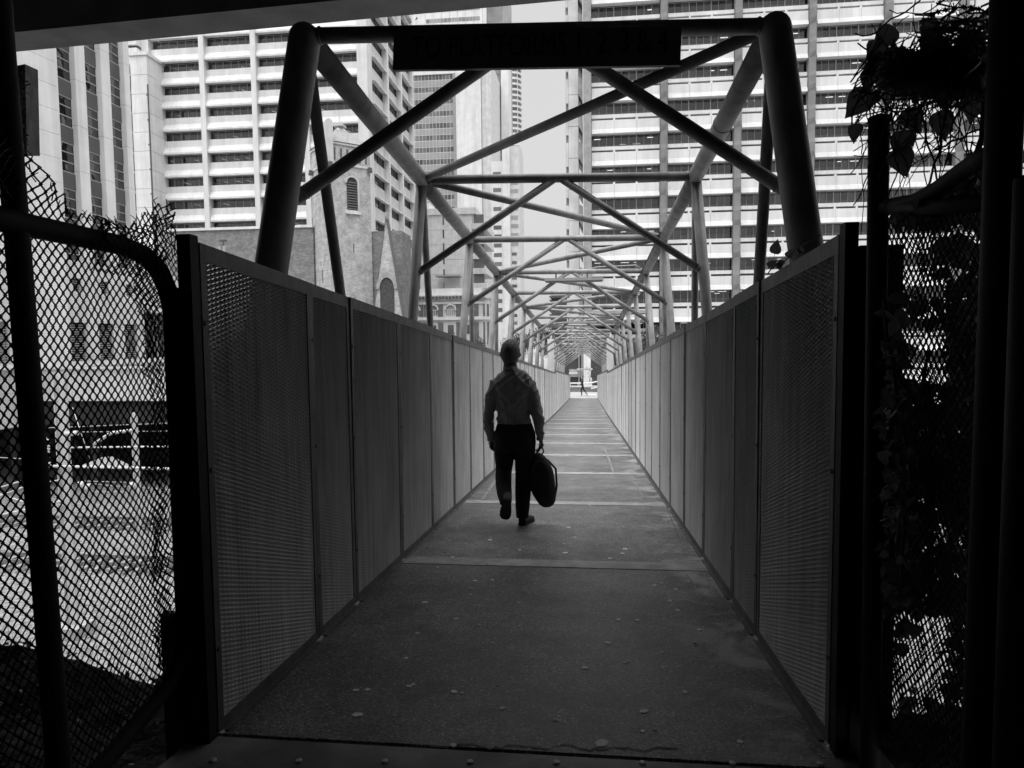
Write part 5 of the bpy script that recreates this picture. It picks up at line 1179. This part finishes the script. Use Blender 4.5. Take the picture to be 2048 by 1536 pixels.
# ================================================================== trees
def tree(name, label, pos, H, R0, nleaf, seed, m_=leaf_t, leafs=.22, flat=.8, group='street trees beyond the fences'):
    rn = random.Random(seed); t = thing(name, label, 'tree', pos, group); p = Vector(pos)
    tr = MB(); tr.tube([p, p + Vector((.1, 0, H * .35)), p + Vector((-.05, .1, H * .6))], H * .035, 8, r_end=H * .018)
    tips = []
    for i in range(7):
        a = rn.random() * 6.28; el = rn.uniform(.4, 1.1); q0 = p + Vector((0, 0, H * rn.uniform(.35, .58))); q1 = q0 + Vector((math.cos(a) * math.cos(el), math.sin(a) * math.cos(el), math.sin(el))) * H * .35
        tr.tube([q0, q0.lerp(q1, .5) + Vector((0, 0, .1)), q1], H * .012, 5, r_end=H * .004); tips.append(q1)
    build('trunk', tr, bark, t); cr_ = MB(); cl = [(q, R0 * rn.uniform(.35, .6)) for q in tips] + [(p + Vector((rn.uniform(-.5, .5) * R0, rn.uniform(-.5, .5) * R0, H * rn.uniform(.65, .95))), R0 * rn.uniform(.3, .55)) for _ in range(6)]
    for i in range(nleaf):
        c_, r = cl[rn.randrange(len(cl))]; d_ = Vector((rn.gauss(0, 1), rn.gauss(0, 1), rn.gauss(0, flat))).normalized() * r * rn.random() ** .45; q = c_ + d_
        e = Euler((rn.random() * 3, rn.random() * 3, rn.random() * 6)).to_matrix(); s = leafs * rn.uniform(.6, 1.3)
        cr_.quad(*[q + e @ Vector(v) * s for v in ((-.5, 0, 0), (0, -.3, .08), (.5, 0, 0), (0, .3, .08))])
    build('crown', cr_, m_, t, kind='stuff'); return t
def gp_(x, Y): a = at(x, 700, Y); return (a.x, Y, STREET_Z)
tree('street_tree', 'bushy street tree in front of the ornate heritage building', gp_(893, 100), 5.6, 2.6, 2600, 1)
tree('street_tree', 'street tree just left of the walking man above the fence', gp_(945, 92), 5.0, 2.2, 2200, 2)
tree('street_tree', 'street tree just right of the walking man beyond the fence', gp_(1035, 90), 5.6, 2.6, 2600, 3)
tree('street_tree', 'street tree seen through the truss left of the far bridge exit', gp_(1083, 86), 6.4, 2.6, 2600, 4)
tree('street_tree', 'spiky leaved tree behind the right hand truss posts', gp_(1312, 66), 5.6, 1.8, 2600, 5)
tree('street_tree', 'street tree seen low between the right truss posts and far exit', gp_(1262, 70), 4.6, 1.7, 2200, 6)
def shrub(t, pos, R0, nleaf, seed):
    rn = random.Random(seed); mb = MB(); p = Vector(pos)
    for i in range(nleaf):
        d_ = Vector((rn.gauss(0, .5), rn.gauss(0, .5), abs(rn.gauss(.6, .5)))) * R0; e = Euler((rn.random() * 3, rn.random() * 3, rn.random() * 6)).to_matrix(); mb.quad(*[p + d_ + e @ Vector(v) * .12 for v in ((-.5, 0, 0), (0, -.3, .08), (.5, 0, 0), (0, .3, .08))])
    build('foliage', mb, leaf_t, t, kind='stuff')
shrub(cn, (at(1192, 760, 63).x, 63, at(1192, 768, 63).z), 1.0, 260, 2)

# birds
for (x, y_, lb) in ((821, 45, 'small dark bird flying, the lower left of two'), (833, 38, 'small dark bird flying, the upper right of two')):
    p = at(x, y_, 60); t = thing('bird', lb, 'bird', p, 'birds in the sky'); ax = Vector((.16, 0, .09)); 
    build('body', MB().tube([p - ax, p - ax * .5, p + ax * .4, p + ax], [.004, .035, .04, .006], 6), mull_d, t)
    build('wing', MB().poly([p + Vector((-.03, 0, .02)), p + Vector((.08, 0, .04)), p + Vector((.02, -.22, .10))]).poly([p + Vector((-.03, 0, .02)), p + Vector((.02, .22, .10)), p + Vector((.08, 0, .04))]), mull_d, t)

# ================================================================== people
def skin(name, joints, edges, m_, parent, loc, sub=2, root=0, smooth=True):
    """joints: {key:(pos,(rx,ry))}; grows one continuous surface over the skeleton"""
    keys = list(joints); idx = {k_: i for i, k_ in enumerate(keys)}
    me = bpy.data.meshes.new(name); me.from_pydata([tuple(Vector(joints[k_][0])) for k_ in keys], [(idx[a], idx[b_]) for a, b_ in edges], [])
    o = bpy.data.objects.new(name, me); COL.objects.link(o)
    md = o.modifiers.new('skin', 'SKIN'); md.use_smooth_shade = True; md.branch_smoothing = .6
    for i, k_ in enumerate(keys):
        r = joints[k_][1]; v = me.skin_vertices[0].data[i]; v.radius = (r, r) if not isinstance(r, tuple) else r; v.use_root = (i == root)
    sb = o.modifiers.new('sub', 'SUBSURF'); sb.levels = sub; sb.render_levels = sub
    bpy.context.view_layer.update(); dg = bpy.context.evaluated_depsgraph_get(); me2 = bpy.data.meshes.new_from_object(o.evaluated_get(dg))
    bpy.data.objects.remove(o); o = bpy.data.objects.new(name, me2); me2.materials.clear(); me2.materials.append(m_); COL.objects.link(o)
    for p in me2.polygons: p.use_smooth = True
    o.parent = parent; o.location = Vector(loc) - (wloc(parent) if parent else Vector((0, 0, 0))); WLOC[o.name] = Vector(loc)
    return o
def sculpt(o, fn):
    for v in o.data.vertices: v.co = fn(v.co.copy())
    o.data.update()
cloth_shirt = mat('shirt_cloth', .22, .8, .12, 22, .25, 55, dist=.004); cloth_tr = mat('trouser_cloth', .012, .9, .2, 20); skin_m = mat('skin', .09, .6, .06, 14); hair_m = mat('grey_hair', .085, .6, .5, 60, .6, 140, dist=.006)
shoe_m = mat('shoe', .02, .5, .2, 20); bag_m = mat('bag_nylon', .012, .65, .2, 18, .4, 30, dist=.006)
YM = onDeck(1046, 1049).y; zM = dz(YM)
base = Vector((at(1030, 1049, YM).x, YM, zM))
man = thing('person', 'man in long sleeved shirt and dark trousers walking away carrying a backpack', 'person', base)
def P2(x, y_, dy=0.0):                  # photo pixel on the man's plane, dy metres ahead(+)/behind(-)
    return at(x, y_, YM + dy) - base
def loft(mb, rings, K=20):
    """closed surface through elliptical rings (centre, rx, ry), ring planes across the path for limbs"""
    n0 = len(mb.v); C_ = [Vector(r[0]) for r in rings]; m_ = len(C_)
    for i, (c_, rx, ry) in enumerate(rings):
        c_ = Vector(c_); t = (C_[min(i + 1, m_ - 1)] - C_[max(i - 1, 0)]).normalized(); u = Vector((1, 0, 0)); u = (u - t * u.dot(t)).normalized(); w = t.cross(u)
        for q in range(K): a = 2 * math.pi * q / K; mb.v.append(c_ + u * math.cos(a) * rx + w * math.sin(a) * ry)
    for i in range(m_ - 1):
        for q in range(K): a = n0 + i * K + q; b_ = n0 + i * K + (q + 1) % K; mb.f.append((a, b_, b_ + K, a + K))
    mb.f.append(tuple(n0 + q for q in range(K))[::-1]); mb.f.append(tuple(n0 + (m_ - 1) * K + q for q in range(K)))
def fuse(name, mb, m_, parent, loc, vox=.011, smooth_it=6):
    me = mb.mesh(name); o = bpy.data.objects.new(name, me); COL.objects.link(o)
    md = o.modifiers.new('r', 'REMESH'); md.mode = 'VOXEL'; md.voxel_size = vox
    ms = o.modifiers.new('s', 'SMOOTH'); ms.iterations = smooth_it; ms.factor = .6
    bpy.context.view_layer.update(); me2 = bpy.data.meshes.new_from_object(o.evaluated_get(bpy.context.evaluated_depsgraph_get()))
    bpy.data.objects.remove(o); o = bpy.data.objects.new(name, me2); me2.materials.clear(); me2.materials.append(m_); COL.objects.link(o)
    for p in me2.polygons: p.use_smooth = True
    o.parent = parent; o.location = Vector(loc) - wloc(parent); WLOC[o.name] = Vector(loc); return o
def rr_(L): return [(P2(x, y_, dy), rx, ry) for (x, y_, dy, rx, ry) in L]
def figure(g_, torso=True, arms=True, legs=True, neck=True):
    mb = MB()
    if torso: loft(mb, rr_([(1029, 872, .02, .165 + g_, .115 + g_), (1029, 852, .02, .152 + g_, .108 + g_), (1028, 830, .02, .155 + g_, .110 + g_), (1027, 800, .025, .168 + g_, .118 + g_), (1025.5, 775, .03, .178 + g_, .118 + g_), (1024, 760, .03, .172 + g_, .100 + g_), (1023, 752, .03, .158 + g_, .088 + g_), (1022, 744, .03, .112 + g_, .072 + g_), (1021, 738, .032, .070 + g_, .062 + g_), (1021, 733, .034, .060 + g_, .060 + g_)]))
    if neck: loft(mb, rr_([(1021, 748, .03, .074, .070), (1020.5, 732, .035, .063, .062), (1020, 715, .045, .060, .060)]))
    if arms:
        loft(mb, rr_([(1003, 764, .03, .060 + g_, .060 + g_), (991, 770, .03, .062 + g_, .060 + g_), (984, 788, .02, .054 + g_, .054 + g_), (979, 812, .01, .048 + g_, .050 + g_), (974.5, 838, .0, .043 + g_, .045 + g_), (978, 862, .04, .038 + g_, .040 + g_), (982, 882, .06, .028 + g_, .030 + g_)]))
        loft(mb, rr_([(1046, 764, .03, .060 + g_, .060 + g_), (1058, 771, .03, .062 + g_, .060 + g_), (1066, 788, .02, .054 + g_, .054 + g_), (1073, 812, .0, .049 + g_, .050 + g_), (1078, 838, -.02, .044 + g_, .046 + g_), (1080, 862, .0, .038 + g_, .040 + g_), (1081, 880, .02, .028 + g_, .030 + g_)]))
    if legs:
        loft(mb, rr_([(1029, 846, .02, .146 + g_, .106 + g_), (1029.5, 865, .02, .176 + g_, .122 + g_), (1030, 885, .02, .180 + g_, .122 + g_), (1030, 902, .02, .172 + g_, .112 + g_)]))
        loft(mb, rr_([(1010, 885, .03, .086 + g_, .100 + g_), (1009, 912, .07, .080 + g_, .088 + g_), (1008, 936, .10, .066 + g_, .070 + g_), (1007, 948, .06, .063 + g_, .068 + g_), (1007, 968, -.10, .060 + g_, .062 + g_), (1009, 988, -.22, .053 + g_, .050 + g_), (1011, 1000, -.29, .044 + g_, .044 + g_), (1012, 1008, -.31, .040 + g_, .040 + g_)]))
        loft(mb, rr_([(1050, 885, .02, .086 + g_, .100 + g_), (1049.5, 915, .02, .080 + g_, .088 + g_), (1048, 950, .02, .067 + g_, .072 + g_), (1046, 985, .0, .060 + g_, .064 + g_), (1045, 1015, -.02, .052 + g_, .056 + g_), (1044.5, 1036, -.03, .042 + g_, .046 + g_)]))
    return mb
body = fuse('body', figure(-.013), skin_m, man, base, .010)
shirt = fuse('shirt', figure(.006, legs=False, neck=False), cloth_shirt, man, base, .0075, 8)
for v in shirt.data.vertices:
    if v.co.z < P2(1029, 849).z and abs(v.co.x - P2(1029, 849).x) < .165: v.co.z = P2(1029, 849).z + (v.co.z - P2(1029, 849).z) * .12; v.co.x = P2(1029, 849).x + (v.co.x - P2(1029, 849).x) * .93; v.co.y *= .9
def folds(co):
    rd = lambda q: 1 - abs(noise.noise(q)) * 2.2
    n_ = noise.noise(co * 8 + Vector((0, 0, 2))) * .010 + (rd(Vector((co.x * 11 + co.z * 7, co.y * 6, co.z * 2.2 + 4))) ** 3 - .4) * .014 + (rd(Vector((co.x * 9 - co.z * 9 + 3, co.y * 5, co.z * 4))) ** 3 - .4) * .013
    d = Vector((co.x - .0, co.y - .02, 0)); n_ *= (1.0 if abs(co.x + .02) < .2 else .8); return co + (d.normalized() if d.length > .01 else Vector()) * n_
sculpt(shirt, folds)
build('collar', MB().tube([base + P2(1020.5 + 12.0 * math.cos(a) * 1.0, 734.5 - 2.0 * math.sin(a) + 1.5, .035 + .058 * math.sin(a)) for a in [2 * math.pi * i / 16 for i in range(17)]], .015, 8, cap=False), cloth_shirt, man, loc=base, smooth=True)
# head: one shaped surface, ears and nose built in
def headmesh(c_, s, tilt=0.0):
    bm = bmesh.new(); bmesh.ops.create_uvsphere(bm, u_segments=40, v_segments=28, radius=1.0)
    for v in bm.verts:
        x, y_, z_ = v.co; 
        w = .078 * (1 - .16 * max(0, -z_)); d_ = .098; h_ = .118
        yy_ = y_ * d_ * (1.0 if y_ > 0 else 1.0); zz_ = z_ * h_
        if z_ < -.2: w *= 1 - .22 * (-z_ - .2); yy_ *= 1 - .12 * (-z_ - .2)
        xx_ = x * w
        # face towards +Y: nose, brow, chin
        if y_ > .2:
            nose = math.exp(-((xx_ / .012) ** 2) - ((zz_ + .022) / .024) ** 2) * .024; brow = math.exp(-((zz_ - .016) / .010) ** 2) * .005; eye = -math.exp(-(((abs(xx_) - .030) / .013) ** 2) - ((zz_ - .002) / .010) ** 2) * .010; chin = math.exp(-((xx_ / .022) ** 2) - ((zz_ + .098) / .018) ** 2) * .016; lip = math.exp(-((xx_ / .022) ** 2) - ((zz_ + .058) / .007) ** 2) * .006
            yy_ += nose + brow + eye + chin + lip
        ear = math.exp(-(((yy_ + .004) / .014) ** 2) - ((zz_ + .012) / .026) ** 2) * .020; xx_ += math.copysign(ear, xx_) if abs(x) > .5 else 0
        v.co = Vector((xx_, yy_, zz_)) * s
    me = bpy.data.meshes.new('head'); bm.to_mesh(me); bm.free()
    for p in me.polygons: p.use_smooth = True
    return me
def place(name, me, m_, parent, p, rot=(0, 0, 0)):
    o = bpy.data.objects.new(name, me); me.materials.append(m_); COL.objects.link(o); o.parent = parent; o.location = Vector(p) - wloc(parent); o.rotation_euler = rot; WLOC[o.name] = Vector(p); return o
hc = base + P2(1020.5, 707.5, .055)
place('head', headmesh(hc, 1.05), skin_m, man, hc, (R_(-6), 0, R_(2)))
def hair(s, low=-.35, grow=.007):
    bm = bmesh.new(); bmesh.ops.create_uvsphere(bm, u_segments=48, v_segments=32, radius=1.0)
    for v in bm.verts:
        x, y_, z_ = v.co; w = .078 * (1 - .16 * max(0, -z_))
        if z_ < -.2: w *= 1 - .22 * (-z_ - .2)
        nn = noise.noise(Vector((x * 7, y_ * 7, z_ * 4))) * .004 + noise.noise(Vector((x * 22, y_ * 22, z_ * 5))) * .003
        v.co = Vector((x * (w + grow + nn), y_ * (.098 + grow + nn), z_ * (.118 + grow + nn))) * s
    kill = [v for v in bm.verts if (v.co.z < low * .118 * s + (0 if v.co.y < 0 else v.co.y * .9)) or (v.co.y > .062 * s and v.co.z < .075 * s) or (abs(v.co.x) > .068 * s and v.co.z < -.004 * s and v.co.y > -.02 * s)]
    bmesh.ops.delete(bm, geom=kill, context='VERTS')
    me = bpy.data.meshes.new('hair'); bm.to_mesh(me); bm.free()
    for p in me.polygons: p.use_smooth = True
    return me
place('hair', hair(1.05, -.74, .009), hair_m, man, hc, (R_(-6), 0, R_(2)))
def hand(parent, wrist, palm, spread, curl, side, name='hand', s=1.0):
    """palm runs from the wrist; fingers are separate skinned chains rooted in the palm"""
    w = Vector(wrist); p = Vector(palm); ax = (p - w).normalized(); sd_ = Vector(spread).normalized(); cu_ = Vector(curl).normalized()
    j = {'w': (w, .024 * s), 'p': (w.lerp(p, .5), (.030 * s, .020 * s)), 'k': (p, (.032 * s, .018 * s))}; e = [('w', 'p'), ('p', 'k')]
    for i, (o_, L_) in enumerate(((-.030, .062), (-.010, .072), (.011, .067), (.031, .052))):
        r = .0092 * s; a0_ = p + sd_ * o_ * s - ax * .012; a1_ = p + sd_ * o_ * s * 1.15 + ax * .010; c1_ = a1_ + (ax * .75 + cu_ * .65).normalized() * L_ * .48 * s; c2_ = c1_ + (ax * .25 + cu_).normalized() * L_ * .32 * s; c3_ = c2_ + (cu_ * .9 - ax * .35).normalized() * L_ * .26 * s
        for nm, q in zip('abcde', (a0_, a1_, c1_, c2_, c3_)): j[f'{i}{nm}'] = (q, r * (1.1 if nm in 'ab' else .95 if nm != 'e' else .8))
        e += [('k', f'{i}a'), (f'{i}a', f'{i}b'), (f'{i}b', f'{i}c'), (f'{i}c', f'{i}d'), (f'{i}d', f'{i}e')]
    tb0 = w.lerp(p, .35) + sd_ * side * .026 * s; tb1 = tb0 + (sd_ * side * .6 + ax * .7 + cu_ * .35).normalized() * .034 * s; tb2 = tb1 + (ax * .9 + cu_ * .5).normalized() * .028 * s
    j['t0'] = (tb0, .013 * s); j['t1'] = (tb1, .0105 * s); j['t2'] = (tb2, .0085 * s); e += [('p', 't0'), ('t0', 't1'), ('t1', 't2')]
    return skin(name, j, e, skin_m, parent, base if parent is man else wloc(parent), 1)
# left hand hangs relaxed; right hand grips the bag loop
hand(man, P2(982.5, 880, .06), P2(983, 891, .065), (.25, 1, 0), (1, .05, -.25), 1)
hand(man, P2(1081, 879, .02), P2(1082.5, 889, .02), (.35, 1, 0), (-.9, 0, -.45), 1)
# shoes
def shoe(p, ln, up_, name='shoe', wd=.046, L_=.27):
    """p heel point at the sole, ln direction to toe, up_ direction"""
    ln = ln.normalized(); up_ = (up_ - ln * up_.dot(ln)).normalized(); sd_ = ln.cross(up_); mb = MB(); rings = [(0, .030, .075), (.06, .036, .085), (.25, .037, .085), (.42, .040, .072), (.62, .048, .055), (.82, .046, .042), (.96, .030, .032), (1.0, .012, .02)]
    prev = None
    for t, w, h_ in rings:
        c_ = p + ln * (t * L_); n0 = len(mb.v); K = 14
        for q in range(K):
            a = 2 * math.pi * q / K; yy_ = math.sin(a); mb.v.append(c_ + sd_ * math.cos(a) * w * (1 if yy_ > -.3 else 1.0) + up_ * (h_ * .5 + h_ * .5 * max(-1, yy_ if yy_ > 0 else max(yy_ * 1.6, -1))))
        if prev is not None:
            for q in range(K): mb.f.append((prev + q, prev + (q + 1) % K, n0 + (q + 1) % K, n0 + q))
        else: mb.f.append(tuple(n0 + q for q in range(K))[::-1])
        prev = n0
    mb.f.append(tuple(prev + q for q in range(14)))
    o = build(name, mb, shoe_m, man, loc=base, smooth=True)
    sl = MB(); pts = []
    for t, w, h_ in rings: pts.append((t, w))
    A1 = [p + ln * (t * L_) + sd_ * (w + .003) - up_ * .012 for t, w in pts]; A2 = [p + ln * (t * L_) - sd_ * (w + .003) - up_ * .012 for t, w in pts]
    for i in range(len(pts) - 1):
        sl.quad(A1[i], A1[i + 1], A2[i + 1], A2[i]); sl.quad(A1[i] + up_ * .02, A2[i] + up_ * .02, A2[i + 1] + up_ * .02, A1[i + 1] + up_ * .02); sl.quad(A1[i], A1[i] + up_ * .02, A1[i + 1] + up_ * .02, A1[i + 1]); sl.quad(A2[i], A2[i + 1], A2[i + 1] + up_ * .02, A2[i] + up_ * .02)
    sl.quad(A1[0], A2[0], A2[0] + up_ * .02, A1[0] + up_ * .02); build('sole', sl, mat('sole', .03, .8), o, loc=base)
hR = at(1043, 1047, YM - .05); hR.z = dz(hR.y) + .012
shoe(hR, Vector((.28, 1, -.05)), Vector((0, 0, 1)))
hL = base + P2(1015, 1000, -.33); toe = base + P2(1011, 1038, -.18)
shoe(hL + Vector((0, -.03, .02)), toe - hL, Vector((0, 1, .35)))
fuse('trousers', figure(.013, torso=False, arms=False, neck=False), cloth_tr, man, base, .009, 5)
# backpack
bb = at(1082, 955, YM + .02)
bag = thing('backpack', 'bulging black backpack hanging from the walking man\'s right hand', 'backpack', at(1083, 1012, YM + .02))
def bagshape():
    bm = bmesh.new(); bmesh.ops.create_uvsphere(bm, u_segments=36, v_segments=28, radius=1.0)
    for v in bm.verts:
        x, y_, z_ = v.co; sx_ = math.copysign(abs(x) ** .75, x); sz_ = math.copysign(abs(z_) ** .80, z_); w = .118 * (1 - .35 * max(0, z_) ** 1.6); w *= 1 - .06 * max(0, -z_)
        xx_ = sx_ * w - .022 * z_ * 1.1 + (.012 if z_ < 0 else 0) * abs(z_); v.co = Vector((xx_, math.copysign(abs(y_) ** .85, y_) * .085, sz_ * .252))
        n_ = noise.noise(v.co * 14) * .008 + noise.noise(v.co * 30) * .003; v.co += v.co.normalized() * n_
    me = bpy.data.meshes.new('shell'); bm.to_mesh(me); bm.free()
    for p in me.polygons: p.use_smooth = True
    return me
bc = at(1084, 960, YM + .02); place('shell', bagshape(), bag_m, bag, bc, (0, R_(-3), R_(12)))
build('zip', MB().tube([bc + Vector((.085 * math.cos(a) - .01, -.085 + .0 * math.sin(a), .17 * math.sin(a) + .02)) for a in [math.pi * (i / 14) for i in range(15)]], .004, 6), mat('zip', .06, .4), bag)
ht = at(1082, 897, YM + .02)
build('handle', MB().tube([bc + Vector((-.055, 0, .245)), ht + Vector((-.022, 0, -.025)), ht + Vector((-.006, 0, .006)), ht + Vector((.014, 0, .004)), ht + Vector((.024, 0, -.03)), bc + Vector((.0, 0, .235))], .007, 8), bag_m, bag, smooth=True)
build('strap', MB().tube([bc + Vector((.045, .06, .18)), bc + Vector((.125, .02, .10)), bc + Vector((.135, -.01, -.05)), bc + Vector((.11, .03, -.19))], .010, 8), bag_m, bag, smooth=True)

# woman crossing at the far end (walks to the left)
YW = 57.2; wb = Vector((at(1165, 790, YW).x, YW, STREET_Z))
wom = thing('person', 'woman in dark top and leggings with white shoes walking left at the bridge exit', 'person', wb)
H_ = 1.72
wj = {'p': ((0, 0, .93), .115), 'w': ((.0, 0, 1.08), .095), 'c': ((.01, 0, 1.27), .12), 'n': ((.0, 0, 1.45), .05), 'kf': ((-.10, -.06, .50), .062), 'af': ((-.06, -.06, .10), .040), 'hf': ((.0, -.06, .82), .088), 'hb': ((.03, .08, .82), .088), 'kb': ((.13, .08, .50), .060), 'ab': ((.38, .08, .17), .038), 'ff': ((-.18, -.06, .06), .035), 'fb': ((.44, .08, .07), .032),
 'sh': ((.0, -.13, 1.37), .055), 'e': ((.05, -.20, 1.12), .042), 'hn': ((-.20, -.14, 1.05), .034), 'sh2': ((.0, .13, 1.37), .055), 'e2': ((.06, .2, 1.14), .042), 'hn2': ((-.14, .14, 1.14), .034)}
we = [('p', 'w'), ('w', 'c'), ('c', 'n'), ('p', 'hf'), ('hf', 'kf'), ('kf', 'af'), ('af', 'ff'), ('p', 'hb'), ('hb', 'kb'), ('kb', 'ab'), ('ab', 'fb'), ('c', 'sh'), ('sh', 'e'), ('e', 'hn'), ('c', 'sh2'), ('sh2', 'e2'), ('e2', 'hn2')]
skin('body', {k_: (Vector(a), r) for k_, (a, r) in wj.items()}, we, mat('dark_clothes', .02, .9), wom, wb, 1)
hm = headmesh(None, .95); place('head', hm, mat('pale_skin', .45, .6), wom, wb + Vector((-.02, 0, 1.60)), (0, 0, R_(90)))
place('hair', hair(.98, -.9, .012), shoe_m, wom, wb + Vector((-.005, 0, 1.61)), (0, 0, R_(90)))
for q in ((-.24, -.06, .0), (.36, .08, .035)): build('shoe', MB().tube([wb + Vector(q) + Vector((.14, 0, .04)), wb + Vector(q) + Vector((.07, 0, .05)), wb + Vector(q) + Vector((-.06, 0, .03))], [.035, .045, .03], 8), conc_w, wom, smooth=True)
hb = thing('handbag', 'small pale bag carried in front by the distant walking woman', 'bag', wb + Vector((-.26, -.14, .95))); build('pouch', MB().tube([wb + Vector((-.16, -.16, 1.03)), wb + Vector((-.26, -.15, 1.02)), wb + Vector((-.36, -.14, .99))], [.05, .09, .05], 10), mat('pale_bag', .5, .7), hb, smooth=True); build('flap', MB().tube([wb + Vector((-.18, -.22, 1.06)), wb + Vector((-.33, -.21, 1.04))], .03, 8), shoe_m, hb)
